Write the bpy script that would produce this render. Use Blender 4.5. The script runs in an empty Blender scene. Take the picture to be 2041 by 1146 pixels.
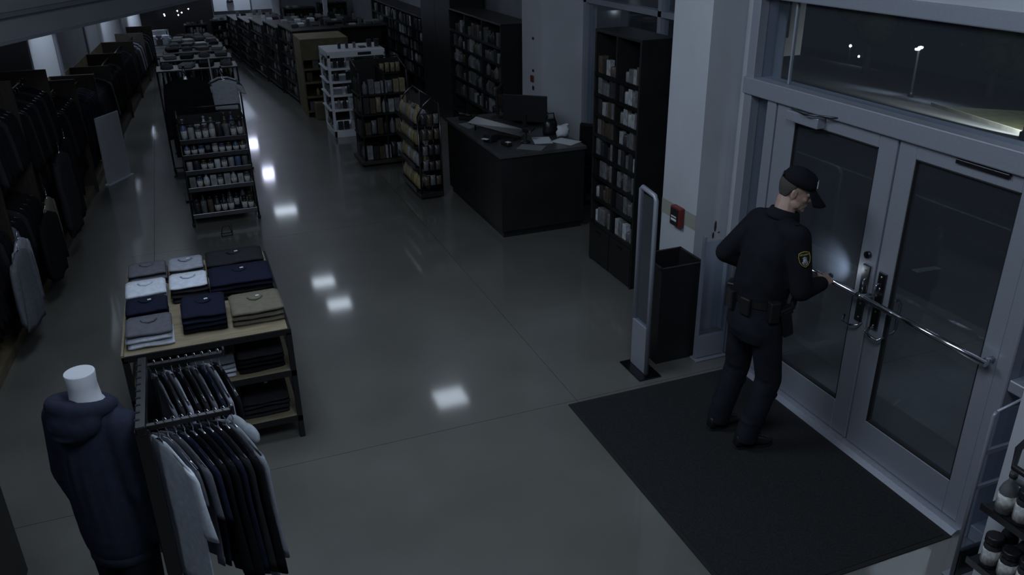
import bpy, math, random
from mathutils import Vector, Matrix, Euler
R = math.radians
rng = random.Random(7)
scene = bpy.context.scene
COL = scene.collection

# ------------------------------------------------------------------ camera, world, exposure, lights
yaw, pitch, roll, FPX, CAM_H = R(21.074), R(24.457), R(-.842), 1656.2, 3.45
fw = Vector((math.sin(yaw)*math.cos(pitch), math.cos(yaw)*math.cos(pitch), -math.sin(pitch)))
r0 = Vector((math.cos(yaw), -math.sin(yaw), 0)); u0 = r0.cross(fw)
rv = r0*math.cos(roll) + u0*math.sin(roll); uv = u0*math.cos(roll) - r0*math.sin(roll)
cd = bpy.data.cameras.new('camera'); cam = bpy.data.objects.new('camera', cd); COL.objects.link(cam)
cam.matrix_world = Matrix(((rv.x, uv.x, -fw.x, 0), (rv.y, uv.y, -fw.y, 0), (rv.z, uv.z, -fw.z, CAM_H), (0, 0, 0, 1)))
cd.sensor_fit = 'HORIZONTAL'; cd.sensor_width = 36; cd.lens = 36*FPX/2041; cd.clip_start = .05; cd.clip_end = 500
scene.camera = cam
vs = scene.view_settings
vs.view_transform = 'Standard'; vs.look = 'None'; vs.exposure = 0.0; vs.gamma = 1.0; vs.use_curve_mapping = False
w = bpy.data.worlds.new('night_sky'); scene.world = w; w.use_nodes = True
w.node_tree.nodes['Background'].inputs[0].default_value = (.35, .45, .75, 1)
w.node_tree.nodes['Background'].inputs[1].default_value = .003

def area(name, loc, target, size, power, color=(.72, .84, 1)):
    l = bpy.data.lights.new(name, 'AREA'); l.shape = 'SQUARE'; l.size = size; l.energy = power; l.color = color
    o = bpy.data.objects.new(name, l); COL.objects.link(o); o.location = loc
    o.rotation_euler = (Vector(target)-Vector(loc)).to_track_quat('-Z', 'Y').to_euler(); return o
def spot(name, loc, target, power, angle, color=(.72, .84, 1), blend=.6, radius=.05):
    l = bpy.data.lights.new(name, 'SPOT'); l.energy = power; l.color = color; l.spot_size = R(angle); l.spot_blend = blend; l.shadow_soft_size = radius
    o = bpy.data.objects.new(name, l); COL.objects.link(o); o.location = loc
    o.rotation_euler = (Vector(target)-Vector(loc)).to_track_quat('-Z', 'Y').to_euler(); return o
LAMP_E = 7.0
area('entrance_night_light', (1.2, 1.8, 4.5), (2.2, 3.4, 0), 1.6, 75)  # unseen fill light added to lift the entrance, no fixture
area('shop_front_night_light', (.35, 5.5, 4.5), (2.4, 5.6, .8), 1.8, 104)  # added fill, brightens the column and doors from the shop side
area('wall_aisle_night_light', (-1.7, 1.9, 4.5), (-1.0, 3.2, 0), 1.2, 15)  # weak fill added to raise the ambient along the left side
area('aisle_night_light', (-.15, 17.6, 4.5), (.3, 17, 0), 1.9, 46)  # fill added for the rear floor, placed so its reflection stays hidden
spot('door_wall_pack', (4.4, 3.9, 3.7), (7.2, 4.6, 0), 22, 120, (.75, .85, 1))  # added light that lifts the ground outside the doors, no real fitting

# ------------------------------------------------------------------ materials
def mat(name, col, rough=.6, metal=0, var=0, scale=20, bump=0, bscale=200, objcol=False, spec=.5, emit=None, estr=0, stretch=None):
    m = bpy.data.materials.new(name); m.use_nodes = True; nt = m.node_tree; b = nt.nodes['Principled BSDF']
    b.inputs['Base Color'].default_value = (*col, 1); b.inputs['Roughness'].default_value = rough; b.inputs['Metallic'].default_value = metal
    b.inputs['Specular IOR Level'].default_value = spec
    if emit: b.inputs['Emission Color'].default_value = (*emit, 1); b.inputs['Emission Strength'].default_value = estr
    tc = nt.nodes.new('ShaderNodeTexCoord'); vec = tc.outputs['Object']
    if stretch:
        mp = nt.nodes.new('ShaderNodeMapping'); mp.inputs['Scale'].default_value = stretch; nt.links.new(vec, mp.inputs[0]); vec = mp.outputs[0]
    src = None
    if objcol:
        oi = nt.nodes.new('ShaderNodeObjectInfo'); src = oi.outputs['Color']; nt.links.new(src, b.inputs['Base Color'])
    if var:
        n = nt.nodes.new('ShaderNodeTexNoise'); n.inputs['Scale'].default_value = scale; n.inputs['Detail'].default_value = 5; nt.links.new(vec, n.inputs['Vector'])
        mr = nt.nodes.new('ShaderNodeMapRange'); mr.inputs['From Min'].default_value = .3; mr.inputs['From Max'].default_value = .7
        mr.inputs['To Min'].default_value = 1-var; mr.inputs['To Max'].default_value = 1+var; nt.links.new(n.outputs[0], mr.inputs[0])
        mx = nt.nodes.new('ShaderNodeMix'); mx.data_type = 'RGBA'; mx.blend_type = 'MULTIPLY'; mx.inputs[0].default_value = 1
        if src: nt.links.new(src, mx.inputs[6])
        else: mx.inputs[6].default_value = (*col, 1)
        nt.links.new(mr.outputs[0], mx.inputs[7]); nt.links.new(mx.outputs[2], b.inputs['Base Color'])
    if bump:
        n2 = nt.nodes.new('ShaderNodeTexNoise'); n2.inputs['Scale'].default_value = bscale; n2.inputs['Detail'].default_value = 3; nt.links.new(vec, n2.inputs['Vector'])
        bp = nt.nodes.new('ShaderNodeBump'); bp.inputs['Strength'].default_value = bump; bp.inputs['Distance'].default_value = .01
        nt.links.new(n2.outputs[0], bp.inputs['Height']); nt.links.new(bp.outputs[0], b.inputs['Normal'])
    return m
def glass_mat(name, dust=.02, tint=(.9, .95, 1), refl=1.0):
    m = bpy.data.materials.new(name); m.use_nodes = True; nt = m.node_tree; nt.nodes.clear()
    out = nt.nodes.new('ShaderNodeOutputMaterial'); tr = nt.nodes.new('ShaderNodeBsdfTransparent'); tr.inputs[0].default_value = (*tint, 1)
    gl = nt.nodes.new('ShaderNodeBsdfGlossy'); gl.inputs['Roughness'].default_value = .02; gl.inputs[0].default_value = (refl, refl, refl, 1)
    df = nt.nodes.new('ShaderNodeBsdfDiffuse'); df.inputs[0].default_value = (.8, .85, .95, 1)
    fr = nt.nodes.new('ShaderNodeFresnel')
    ge = nt.nodes.new('ShaderNodeNewGeometry'); mr = nt.nodes.new('ShaderNodeMapRange'); mr.inputs['To Min'].default_value = 1.5; mr.inputs['To Max'].default_value = 1/1.5
    nt.links.new(ge.outputs['Backfacing'], mr.inputs[0]); nt.links.new(mr.outputs[0], fr.inputs[0])     # same reflectance from both faces of the sheet
    a = nt.nodes.new('ShaderNodeMixShader'); nt.links.new(fr.outputs[0], a.inputs[0]); nt.links.new(tr.outputs[0], a.inputs[1]); nt.links.new(gl.outputs[0], a.inputs[2])
    b = nt.nodes.new('ShaderNodeMixShader'); b.inputs[0].default_value = dust; nt.links.new(a.outputs[0], b.inputs[1]); nt.links.new(df.outputs[0], b.inputs[2])
    nt.links.new(b.outputs[0], out.inputs[0]); return m
M = {}
M['concrete'] = mat('polished_concrete', (.135, .135, .122), .11, var=.15, scale=1.2, bump=.03, bscale=9, spec=.6)
_b = M['concrete'].node_tree.nodes['Principled BSDF']; _b.inputs['Roughness'].default_value = .34; _b.inputs['Coat Weight'].default_value = .75; _b.inputs['Coat Roughness'].default_value = .07; _b.inputs['Coat IOR'].default_value = 1.55
M['mat'] = mat('entrance_carpet', (.034, .035, .037), .95, var=.3, scale=160, bump=.8, bscale=500, spec=.1)
M['paint'] = mat('grey_white_paint', (.46, .48, .515), .7, var=.05, scale=3, bump=.05, bscale=60, spec=.2)
M['paintdim'] = mat('dim_grey_paint', (.2, .21, .23), .8, var=.08, scale=3, spec=.2)
M['white'] = mat('white_enamel', (.72, .75, .8), .4)
M['soffit'] = mat('soffit_paint', (.29, .3, .33), .7, var=.06, scale=2, spec=.3)
M['beige'] = mat('beige_stripe', (.3, .3, .26), .7)
M['dark'] = mat('black_laminate', (.012, .012, .013), .45, var=.2, scale=4)
M['darkwood'] = mat('dark_wood', (.03, .024, .018), .55, var=.35, scale=8, stretch=(1, 8, 1))
M['tan'] = mat('plywood_board', (.24, .2, .13), .6, var=.25, scale=6, stretch=(1, 9, 9))
M['brown'] = mat('brown_board', (.13, .105, .06), .6, var=.25, scale=6)
M['black'] = mat('black_metal', (.018, .018, .02), .4, .3)
M['alu'] = mat('brushed_aluminium', (.31, .33, .38), .42, .3, var=.08, scale=40, stretch=(1, 1, 12))
M['chrome'] = mat('chrome', (.7, .72, .76), .15, 1)
M['steel'] = mat('dark_steel', (.12, .12, .13), .3, 1)
M['glass'] = glass_mat('window_glass', .02)
M['acrylic'] = glass_mat('clear_acrylic', .03, (.8, .84, .9))
M['rubber'] = mat('rubber', (.01, .01, .01), .8)
M['cloth'] = mat('cloth', (.5, .5, .5), .95, objcol=True, var=.12, scale=30, bump=.5, bscale=600, spec=.08)
M['print'] = mat('printed_plastic', (.5, .5, .5), .35, objcol=True, var=.35, scale=22)
M['plain'] = mat('plain_plastic', (.5, .5, .5), .4, objcol=True)
M['label'] = mat('paper_label', (.5, .5, .48), .7, var=.45, scale=60)
M['paper'] = mat('white_paper', (.65, .68, .72), .8)
M['screen'] = mat('monitor_glass', (.01, .01, .012), .08)
M['red'] = mat('alarm_red', (.16, .02, .02), .4)
M['skin'] = mat('skin', (.4, .26, .21), .5, var=.08, scale=30, bump=.06, bscale=300)
M['hair'] = mat('short_hair', (.055, .048, .043), .8, var=.3, scale=200)
M['uniform'] = mat('black_twill', (.011, .012, .016), .9, var=.2, scale=12, bump=.25, bscale=300, spec=.12)
M['trousers'] = mat('navy_twill', (.016, .018, .024), .9, var=.2, scale=12, bump=.25, bscale=300, spec=.1)
M['leather'] = mat('black_leather', (.012, .012, .013), .3)
M['yellow'] = mat('yellow_thread', (.42, .34, .08), .8)
M['greythread'] = mat('grey_thread', (.3, .32, .36), .8)
M['eye'] = mat('eye_white', (.35, .34, .34), .5)
M['asphalt'] = mat('asphalt', (.045, .046, .05), .85, var=.35, scale=.5, bump=.2, bscale=40)
M['pave'] = mat('concrete_paving', (.17, .165, .15), .8, var=.2, scale=2)
M['line'] = mat('road_paint', (.5, .52, .52), .8, var=.3, scale=5)
M['grass'] = mat('grass', (.08, .09, .03), 1, var=.4, scale=2)
M['leaf'] = mat('night_leaf', (.02, .028, .014), .9, var=.4, scale=2)
M['bark'] = mat('bark', (.03, .025, .02), .9)
M['lampglow'] = mat('lamp_glow', (.9, .9, .9), .5, emit=(.85, .92, 1), estr=40)
M['diffuser'] = mat('lit_diffuser', (.8, .8, .8), .5, emit=(.74, .85, 1), estr=LAMP_E)
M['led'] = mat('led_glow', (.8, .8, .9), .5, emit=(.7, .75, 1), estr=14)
M['flash'] = mat('torch_lens', (.9, .9, .9), .3, emit=(.8, .9, 1), estr=60)

# ------------------------------------------------------------------ mesh helpers
class MB:
    def __init__(s): s.v = []; s.f = []; s.m = []; s.sm = []
    def add(s, vs, fs, mi=0, smooth=False, tf=None):
        o = len(s.v)
        s.v += [tuple(tf @ Vector(p)) if tf else tuple(p) for p in vs]
        s.f += [tuple(i+o for i in f) for f in fs]; s.m += [mi]*len(fs); s.sm += [smooth]*len(fs); return s
    def box(s, x0, x1, y0, y1, z0, z1, mi=0, tf=None, bev=0):
        if bev <= 0:
            vs = [(x0,y0,z0),(x1,y0,z0),(x1,y1,z0),(x0,y1,z0),(x0,y0,z1),(x1,y0,z1),(x1,y1,z1),(x0,y1,z1)]
            return s.add(vs, [(0,3,2,1),(4,5,6,7),(0,1,5,4),(1,2,6,5),(2,3,7,6),(3,0,4,7)], mi, False, tf)
        b = bev; cx, cy = [(x0, x1), (y0, y1)]
        def ring(z, k): return [(x0+k,y0+b,z),(x0+b,y0+k,z),(x1-b,y0+k,z),(x1-k,y0+b,z),(x1-k,y1-b,z),(x1-b,y1-k,z),(x0+b,y1-k,z),(x0+k,y1-b,z)]
        def ins(z): return [(x0+b,y0+b,z),(x0+b,y0+b,z),(x1-b,y0+b,z),(x1-b,y0+b,z),(x1-b,y1-b,z),(x1-b,y1-b,z),(x0+b,y1-b,z),(x0+b,y1-b,z)]
        return s.loft([ring(z0, b*.6), ring(z0+b, 0), ring(z1-b, 0), ring(z1, b*.6)], mi, tf=tf)
    def loft(s, rings, mi=0, caps=True, smooth=False, closed=True, tf=None):
        n = len(rings[0]); vs = [p for r in rings for p in r]; fs = []
        for i in range(len(rings)-1):
            for j in range(n if closed else n-1):
                a, b = i*n+j, i*n+(j+1) % n; fs.append((a, b, b+n, a+n))
        s.add(vs, fs, mi, smooth, tf)
        if caps and closed:
            o = len(s.v)-len(vs)
            s.f += [tuple(o+j for j in reversed(range(n))), tuple(o+(len(rings)-1)*n+j for j in range(n))]; s.m += [mi]*2; s.sm += [False]*2
        return s
    def tube(s, pts, r, n=8, mi=0, tf=None, caps=True, smooth=True):
        pts = [Vector(p) for p in pts]; rs = r if isinstance(r, (list, tuple)) else [r]*len(pts); rings = []; prev = None
        for i, p in enumerate(pts):
            d = (pts[min(i+1, len(pts)-1)]-pts[max(i-1, 0)]).normalized()
            if prev is None:
                a = Vector((0, 0, 1)) if abs(d.z) < .9 else Vector((1, 0, 0)); x = d.cross(a).normalized()
            else: x = (prev - d*prev.dot(d)).normalized()
            prev = x; y = d.cross(x)
            rings.append([tuple(p + (x*math.cos(t)+y*math.sin(t))*rs[i]) for t in [2*math.pi*k/n for k in range(n)]])
        return s.loft(rings, mi, caps, smooth, tf=tf)
    def lathe(s, prof, n=12, mi=0, tf=None, smooth=True, c=(0, 0)):
        return s.loft([[(c[0]+max(r, 1e-4)*math.cos(2*math.pi*k/n), c[1]+max(r, 1e-4)*math.sin(2*math.pi*k/n), z) for k in range(n)] for r, z in prof], mi, True, smooth, tf=tf)
    def ell(s, c, rad, rot=None, n=16, k=10, mi=0):
        tf = Matrix.Translation(c) @ ((Euler(rot).to_matrix().to_4x4()) if rot else Matrix()) @ Matrix.Diagonal((*rad, 1))
        return s.loft([[(math.sin(a)*math.cos(t), math.sin(a)*math.sin(t), -math.cos(a)) for t in [2*math.pi*j/n for j in range(n)]]
                       for a in [max(.02, min(math.pi-.02, math.pi*i/k)) for i in range(k+1)]], mi, True, True, tf=tf)
    def limb(s, pts, rs, n=14):
        for i in range(len(pts)-1): s.tube([pts[i], pts[i+1]], [rs[i], rs[i+1]], n)
        for p, r in zip(pts, rs): s.ell(p, (r, r, r), n=n, k=8)
        return s
    def mesh(s, name, mats):
        me = bpy.data.meshes.new(name); me.from_pydata(s.v, [], s.f)
        for m in (mats if isinstance(mats, (list, tuple)) else [mats]): me.materials.append(m)
        me.polygons.foreach_set('material_index', s.m); me.polygons.foreach_set('use_smooth', s.sm); me.update(); return me
    def build(s, name, mats, parent=None, loc=None, rz=0, color=None):
        return put(name, s.mesh(name, mats), parent, loc, rz, color)
def put(name, me, parent=None, loc=None, rz=0, color=None):
    o = bpy.data.objects.new(name, me); COL.objects.link(o)
    if parent: o.parent = parent
    if loc: o.location = loc
    if rz: o.rotation_euler = (0, 0, rz)
    if color: o.color = (*color, 1)
    return o
def tag(o, label=None, cat=None, group=None, kind=None):
    if label: o['label'] = label
    if cat: o['category'] = cat
    if group: o['group'] = group
    if kind: o['kind'] = kind
    return o
def thing(name, loc, label, cat, group=None, rz=0):
    o = bpy.data.objects.new(name, None); COL.objects.link(o); o.location = loc; o.rotation_euler = (0, 0, rz); o.empty_display_size = .1
    return tag(o, label, cat, group)
def struct(name, mb, m, parent=None):
    o = mb.build(name, m, parent)
    if not parent: o['kind'] = 'structure'
    return o
def remesh(mb, name, mats, voxel=.012, smooth=4, parent=None, fn=None):
    me = mb.mesh(name+'_raw', mats); o = bpy.data.objects.new(name+'_raw', me); COL.objects.link(o)
    md = o.modifiers.new('r', 'REMESH'); md.mode = 'VOXEL'; md.voxel_size = voxel; md.use_smooth_shade = True
    sm = o.modifiers.new('s', 'SMOOTH'); sm.iterations = smooth; sm.factor = .5
    dg = bpy.context.evaluated_depsgraph_get(); me2 = bpy.data.meshes.new_from_object(o.evaluated_get(dg)); me2.name = name
    bpy.data.objects.remove(o); bpy.data.meshes.remove(me)
    me2.materials.clear()
    for m in (mats if isinstance(mats, (list, tuple)) else [mats]): me2.materials.append(m)
    for p in me2.polygons: p.material_index = fn(p.center) if fn else 0; p.use_smooth = True
    return put(name, me2, parent)
ORD = 'first second third fourth fifth sixth seventh eighth ninth tenth eleventh twelfth thirteenth fourteenth fifteenth sixteenth seventeenth eighteenth nineteenth twentieth'.split()
# ------------------------------------------------------------------ the room
fl = struct('floor', MB().box(-4, 4.6, -3, 26.6, -.16, -.012), M['rubber'])
xs = [-4, -.62, 2.42, 4.6]; ys = [-3, .35, 4.93, 9.5, 14.1, 18.7, 26.6]
for i in range(3):
    for j in range(6):
        MB().box(xs[i]+.002, xs[i+1]-.002, ys[j]+.002, ys[j+1]-.002, -.012, 0).build('concrete_slab', M['concrete'], fl)
def lw(y, off=0): return -2.3 + off + .078*(y-8)          # the left wall runs a little off square
wl = MB(); wl.add([(lw(-3), -3, 0), (lw(26.6), 26.6, 0), (lw(26.6)-.2, 26.6, 0), (lw(-3)-.2, -3, 0), (lw(-3), -3, 4.6), (lw(26.6), 26.6, 4.6), (lw(26.6)-.2, 26.6, 4.6), (lw(-3)-.2, -3, 4.6)],
       [(0,3,2,1),(4,5,6,7),(0,1,5,4),(1,2,6,5),(2,3,7,6),(3,0,4,7)])
wall_left = struct('wall_left', wl, M['paintdim'])
def wpanel(y0, y1, z0, z1, m, name='wall_panel', t=.03):
    mb = MB(); mb.add([(lw(y0), y0, z0), (lw(y0)+t, y0, z0), (lw(y1)+t, y1, z0), (lw(y1), y1, z0), (lw(y0), y0, z1), (lw(y0)+t, y0, z1), (lw(y1)+t, y1, z1), (lw(y1), y1, z1)],
                      [(0,3,2,1),(4,5,6,7),(0,1,5,4),(1,2,6,5),(2,3,7,6),(3,0,4,7)])
    return mb.build(name, M[m], wall_left)
wpanel(6, 13.05, .9, 3.2, 'dark'); wpanel(13.15, 14.7, .9, 3.2, 'white'); wpanel(14.72, 14.84, .6, 3.2, 'alu', 'wall_strip', .06)
wpanel(14.86, 17.3, .5, 3.2, 'paintdim'); wpanel(17.45, 18.9, .5, 3.2, 'paint'); wpanel(18.95, 22.2, .5, 3.2, 'paint'); wpanel(22.25, 26.3, .5, 3.2, 'white')
wpanel(17.3, 17.43, .3, 3.2, 'alu', 'wall_strip', .06); wpanel(22.1, 22.24, .3, 3.2, 'alu', 'wall_strip', .06)
wb = struct('wall_back', MB().box(-1.2, 5.2, 26.4, 26.6, 0, 4.6), M['paintdim'])
MB().box(-.9, 1.1, 26.34, 26.4, .3, 3.2).build('wall_panel', M['dark'], wb)
MB().box(1.14, 2.15, 26.35, 26.4, .9, 3.2).build('wall_panel', M['white'], wb)
MB().box(2.2, 3.0, 26.35, 26.4, .9, 3.2).build('wall_panel', M['paint'], wb)
MB().box(2.75, 2.95, 26.2, 26.4, 0, 3.4).build('pilaster', M['paint'], wb)
struct('ceiling', MB().box(-4, 5.2, -3, 26.6, 4.6, 4.75), M['paintdim'])
struct('wall_near', MB().box(-4, 4.3, -3.2, -3, 0, 4.6), M['paintdim'])
# hanging bulkhead that closes off the high entrance from the low sales floor
P0, P1 = Vector((-2.32, 7.24, 0)), Vector((1.0, 13.92, 0)); bd = (P1-P0).normalized(); bn = Vector((-bd.y, bd.x, 0))
bk = MB()
def slab(mb, a, b, n, t, z0, z1, mi=0): mb.add([tuple(p+Vector((0, 0, z))) for z in (z0, z1) for p in (a, b, b+n*t, a+n*t)], [(0,3,2,1),(4,5,6,7),(0,1,5,4),(1,2,6,5),(2,3,7,6),(3,0,4,7)], mi)
slab(bk, P0, P1, bn, .2, 2.4, 4.6); bulk = struct('trim_1', bk, M['soffit'])
b2 = MB(); slab(b2, P0-bn*.03, P1-bn*.03, bn, .03, 2.39, 2.415); b2.build('edge_bead', M['alu'], bulk)
b3 = MB(); slab(b3, P0-bn*.05, P1-bn*.05, bn, .05, 2.62, 2.66); b3.build('ledge', M['paintdim'], bulk)
# wall with the doors
struct('wall_right_near', MB().box(3.60, 4.2, -3, 2.36, 0, 4.6).box(3.97, 4.2, 2.36, 2.5, 0, 4.6), M['paint'])
struct('wall_right_header', MB().box(3.94, 4.2, 2.5, 5.24, 2.95, 4.6), M['paint'])
struct('wall_right_return', MB().box(4.12, 4.2, 5.2, 5.6, 0, 4.6), M['paint'])
col1 = struct('column', MB().box(3.80, 4.5, 5.56, 6.1, 0, 4.6), M['paint']); col1.name = 'column_1'
MB().box(3.797, 3.80, 5.56, 6.1, .97, 1.10).build('painted_stripe', M['beige'], col1)
sm = MB(); sm.ell((4.0, 5.557, .98), (.012, .003, .05)); sm.ell((3.985, 5.557, .9), (.01, .003, .03)); sm.ell((4.04, 5.557, .92), (.012, .003, .006)); sm.build('scuff', M['darkwood'], col1)
col2 = struct('column_2', MB().box(4.2, 4.95, 9.75, 10.4, 0, 4.6), M['paint'])
for z, h in ((1.55, .03), (1.32, .05), (1.95, .03)): MB().box(4.19, 4.2, 10.0, 10.04, z, z+h).build('switch_plate', M['dark'], col2)
MB().box(4.18, 4.2, 10.0, 10.08, 1.42, 1.5).build('call_point', M['red'], col2)
struct('wall_right_far', MB().box(4.95, 5.15, 10.4, 26.6, 0, 4.6), M['paintdim'])
wr2 = struct('wall_right_window', MB().box(4.78, 4.95, 6.1, 9.75, 0, .55), M['paintdim'])
win = thing('window_1', (4.8, 6.1, .55), None, None); win['kind'] = 'structure'
f = MB()
for y in (0, 1.8, 3.58): f.box(-.04, .06, y, y+.07, 0, 4.05)
for z in (0, 1.85, 4.0): f.box(-.04, .06, 0, 3.65, z, z+.06)
f.build('window_frame', M['alu'], win); MB().box(.0, .012, .05, 1.82, .05, 4.0).build('pane', M['glass'], win); MB().box(.0, .012, 1.85, 3.6, .05, 4.0).build('pane', M['glass'], win)

# ------------------------------------------------------------------ door frame and the two glazed doors
fr = thing('trim_2', (0, 0, 0), None, None); fr['kind'] = 'structure'
X0, X1 = 3.90, 4.07
for n, b in (('jamb', (X0, X1, 5.13, 5.22, 0, 2.95)), ('jamb', (X0+.01, X1, 4.85, 4.95, 0, 2.18)), ('jamb', (X0, X1, 2.655, 2.745, 0, 2.18)), ('jamb', (X0, X1, 2.5, 2.56, 0, 2.95)),
             ('header', (X0-.02, X1, 2.5, 5.22, 2.18, 2.30)), ('header', (X0, X1, 2.5, 5.22, 2.86, 2.95)), ('sidelight_rail', (X0+.01, X1, 2.56, 2.655, 1.02, 1.09)),
             ('sill', (X0+.01, X1, 4.95, 5.13, 0, .1)), ('sill', (X0+.01, X1, 2.56, 2.655, 0, .1)), ('mullion', (X0+.06, X0+.09, 4.81, 4.825, 2.30, 2.86))):
    MB().box(*b, bev=.006).build(n, M['alu'], fr)
th = MB(); th.add([(3.83, 2.7, 0), (3.83, 4.86, 0), (3.87, 4.86, .028), (3.87, 2.7, .028), (4.1, 4.86, .03), (4.1, 2.7, .03), (4.1, 4.86, 0), (4.1, 2.7, 0)], [(0,3,2,1),(3,5,4,2),(5,7,6,4),(0,1,6,7),(0,7,5,3),(1,2,4,6)])
th.build('threshold', M['alu'], fr)
for i, b in enumerate(((4.83, 5.13, 2.30, 2.86), (2.56, 4.80, 2.30, 2.86), (4.95, 5.13, .1, 2.18), (2.56, 2.655, 1.09, 2.18), (2.56, 2.655, .1, 1.02))):
    MB().box(3.975, 3.983, *b).build('pane', M['glass'], fr)
def door(n, yh, ym, sh, sm_):       # hinge side y, meeting side y, hinge stile width, meeting stile width
    s = 1 if yh > ym else -1
    d = thing('door_%d' % n, (3.92, yh, 0), None, None); d['kind'] = 'structure'
    def bx(a, b, z0, z1, x0=0., x1=.05, bev=.004): lo, hi = sorted((-a*s, -b*s)); return MB().box(x0, x1, lo, hi, z0, z1, bev=bev)
    W = abs(yh-ym)
    bx(0, sh, .035, 2.17).build('stile', M['alu'], d); bx(W-sm_, W, .035, 2.17).build('stile', M['alu'], d)
    bx(sh, W-sm_, 2.085, 2.17).build('top_rail', M['alu'], d); bx(sh, W-sm_, .035, .27).build('bottom_rail', M['alu'], d)
    bx(sh-.01, W-sm_+.01, .26, 2.09, .022, .030, 0).build('pane', M['glass'], d)
    g = MB()
    for a, b, z0, z1 in ((sh, sh+.008, .27, 2.085), (W-sm_-.008, W-sm_, .27, 2.085), (sh, W-sm_, .27, .278), (sh, W-sm_, 2.077, 2.085)):
        lo, hi = sorted((-a*s, -b*s)); g.box(.004, .045, lo, hi, z0, z1)
    g.build('glazing_gasket', M['rubber'], d)
    zb = 1.15
    pb = MB().tube([(-.085, -s*.0 - s*(.02 if n == 1 else .0), zb), (-.085, -s*(W-.03), zb)], .019, 12).build('push_bar', M['chrome'], d)
    e = MB().tube([(-.085, -s*(W-.03), zb), (-.078, -s*(W-.012), zb-.004), (-.05, -s*(W-.005), zb-.008), (0, -s*(W-.004), zb-.01)], .017, 10)
    e.tube([(-.085, -s*.03, zb), (0, -s*.03, zb)], .017, 10); e.build('bar_bracket', M['chrome'], pb)
    lp = bx(W-.095, W-.03, .93, 1.33, -.012, 0, .003).build('lock_plate', M['steel'], d)
    sc = MB()
    for z in (.96, 1.06, 1.22, 1.30): sc.ell((-.013, -s*(W-.06), z), (.004, .008, .008), n=8, k=5)
    sc.tube([(-.012, -s*(W-.045), 1.25), (-.03, -s*(W-.045), 1.24), (-.032, -s*(W-.045), 1.1), (-.012, -s*(W-.045), 1.09)], .006, 8); sc.build('thumb_lever', M['chrome'], lp)
    if n == 1:
        cy = MB().tube([(0, -s*(W-.07), 1.40), (-.022, -s*(W-.07), 1.40)], .024, 14); cy.box(-.03, -.02, -s*(W-.07)-.006, -s*(W-.07)+.006, 1.385, 1.415); cy.build('deadbolt', M['steel'], d)
    y = -s*(W-.115)
    MB().tube([(.05, y, 1.14), (.11, y, 1.14), (.13, y, 1.11), (.13, y, .93), (.11, y, .90), (.05, y, .90)], .011, 10).build('pull_handle', M['chrome'], d)
    MB().tube([(0, -s*(W-.03), .93), (-.045, -s*(W-.03), .92), (-.05, -s*(W-.08), .90), (-.05, -s*(W-.15), .90), (-.02, -s*(W-.17), .93)], .009, 8).build('pull_handle', M['chrome'], d)
    if n == 1:
        c = bx(.18, .50, 2.095, 2.165, -.07, 0, .006).build('door_closer', M['alu'], d)
        MB().tube([(-.04, -s*.2, 2.175), (-.12, -s*.42, 2.185), (-.03, -s*.66, 2.2)], .007, 6).build('closer_arm', M['steel'], c)
    else:
        bx(.18, .52, 2.14, 2.165, -.02, 0, .003).build('closer_track', M['steel'], d)
    return d
door(1, 4.84, 3.71, .2, .145); door(2, 2.755, 3.695, .105, .135)

# ------------------------------------------------------------------ outside at night
pv = thing('walkway', (0, 0, 0), None, None); pv['kind'] = 'structure'
for i in range(9):
    for j in range(2):
        MB().box(4.2+j*1.05, 5.245+j*1.05, -1.5+i*1.5, -.005+i*1.5, -.14, -.02).build('paving_slab', M['pave'], pv)
gm = MB()
def gz(x): return -.05-.08*(x-6.2) if x < 9 else -.274-.2*(x-9)
gx = [4.1, 6.3, 9, 14, 20, 28, 38, 52, 70, 95]; gy = [-40, -10, 5, 20, 40, 80, 140]
gm.add([(x, y, -.16 if x < 6 else gz(x)) for x in gx for y in gy], [(i*7+j, (i+1)*7+j, (i+1)*7+j+1, i*7+j+1) for i in range(9) for j in range(6)])
pk = struct('ground', gm, M['asphalt'])
def gbox(x0, y0, x1, y1, wd, m, parent, h=.01, name='bay_line'):
    a, b = Vector((x0, y0, 0)), Vector((x1, y1, 0)); d = (b-a).normalized(); n = Vector((-d.y, d.x, 0))*wd/2; mb = MB(); k = max(1, int((b-a).length/1.5)); rings = []
    for i in range(k+1):
        p = a+(b-a)*i/k; rings.append([(q.x, q.y, gz(q.x)+z) for q, z in ((p-n, -.02), (p+n, -.02), (p+n, h), (p-n, h))])
    return mb.loft(rings).build(name, M[m], parent)
for y in (3.2, 6.0, 8.8): gbox(6.9, y, 9.6, y+.25, .08, 'line', pk)
gbox(9.6, 2.6, 9.6, 12.5, .08, 'line', pk)
for y in (14, 17, 20): gbox(12, y, 17, y+.4, .1, 'line', pk)
gbox(22, 12, 29, 26, .18, 'pave', pk, .14, 'kerb')
vg = MB(); vg.loft([[(22.3+i*1.3-.2, 11+i*2.6, gz(22.3+i*1.3)+.02), (27.5+i*1.3, 10+i*2.6, gz(27.5+i*1.3)+.5), (27.5+i*1.3, 10+i*2.6, gz(27.5+i*1.3)-.2), (22.3+i*1.3-.2, 11+i*2.6, gz(22.3)-3)] for i in range(7)])
tag(vg.build('grass_verge', M['grass']), 'grass verge beyond the car park lit by a low lamp', 'grass', kind='stuff')
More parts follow.
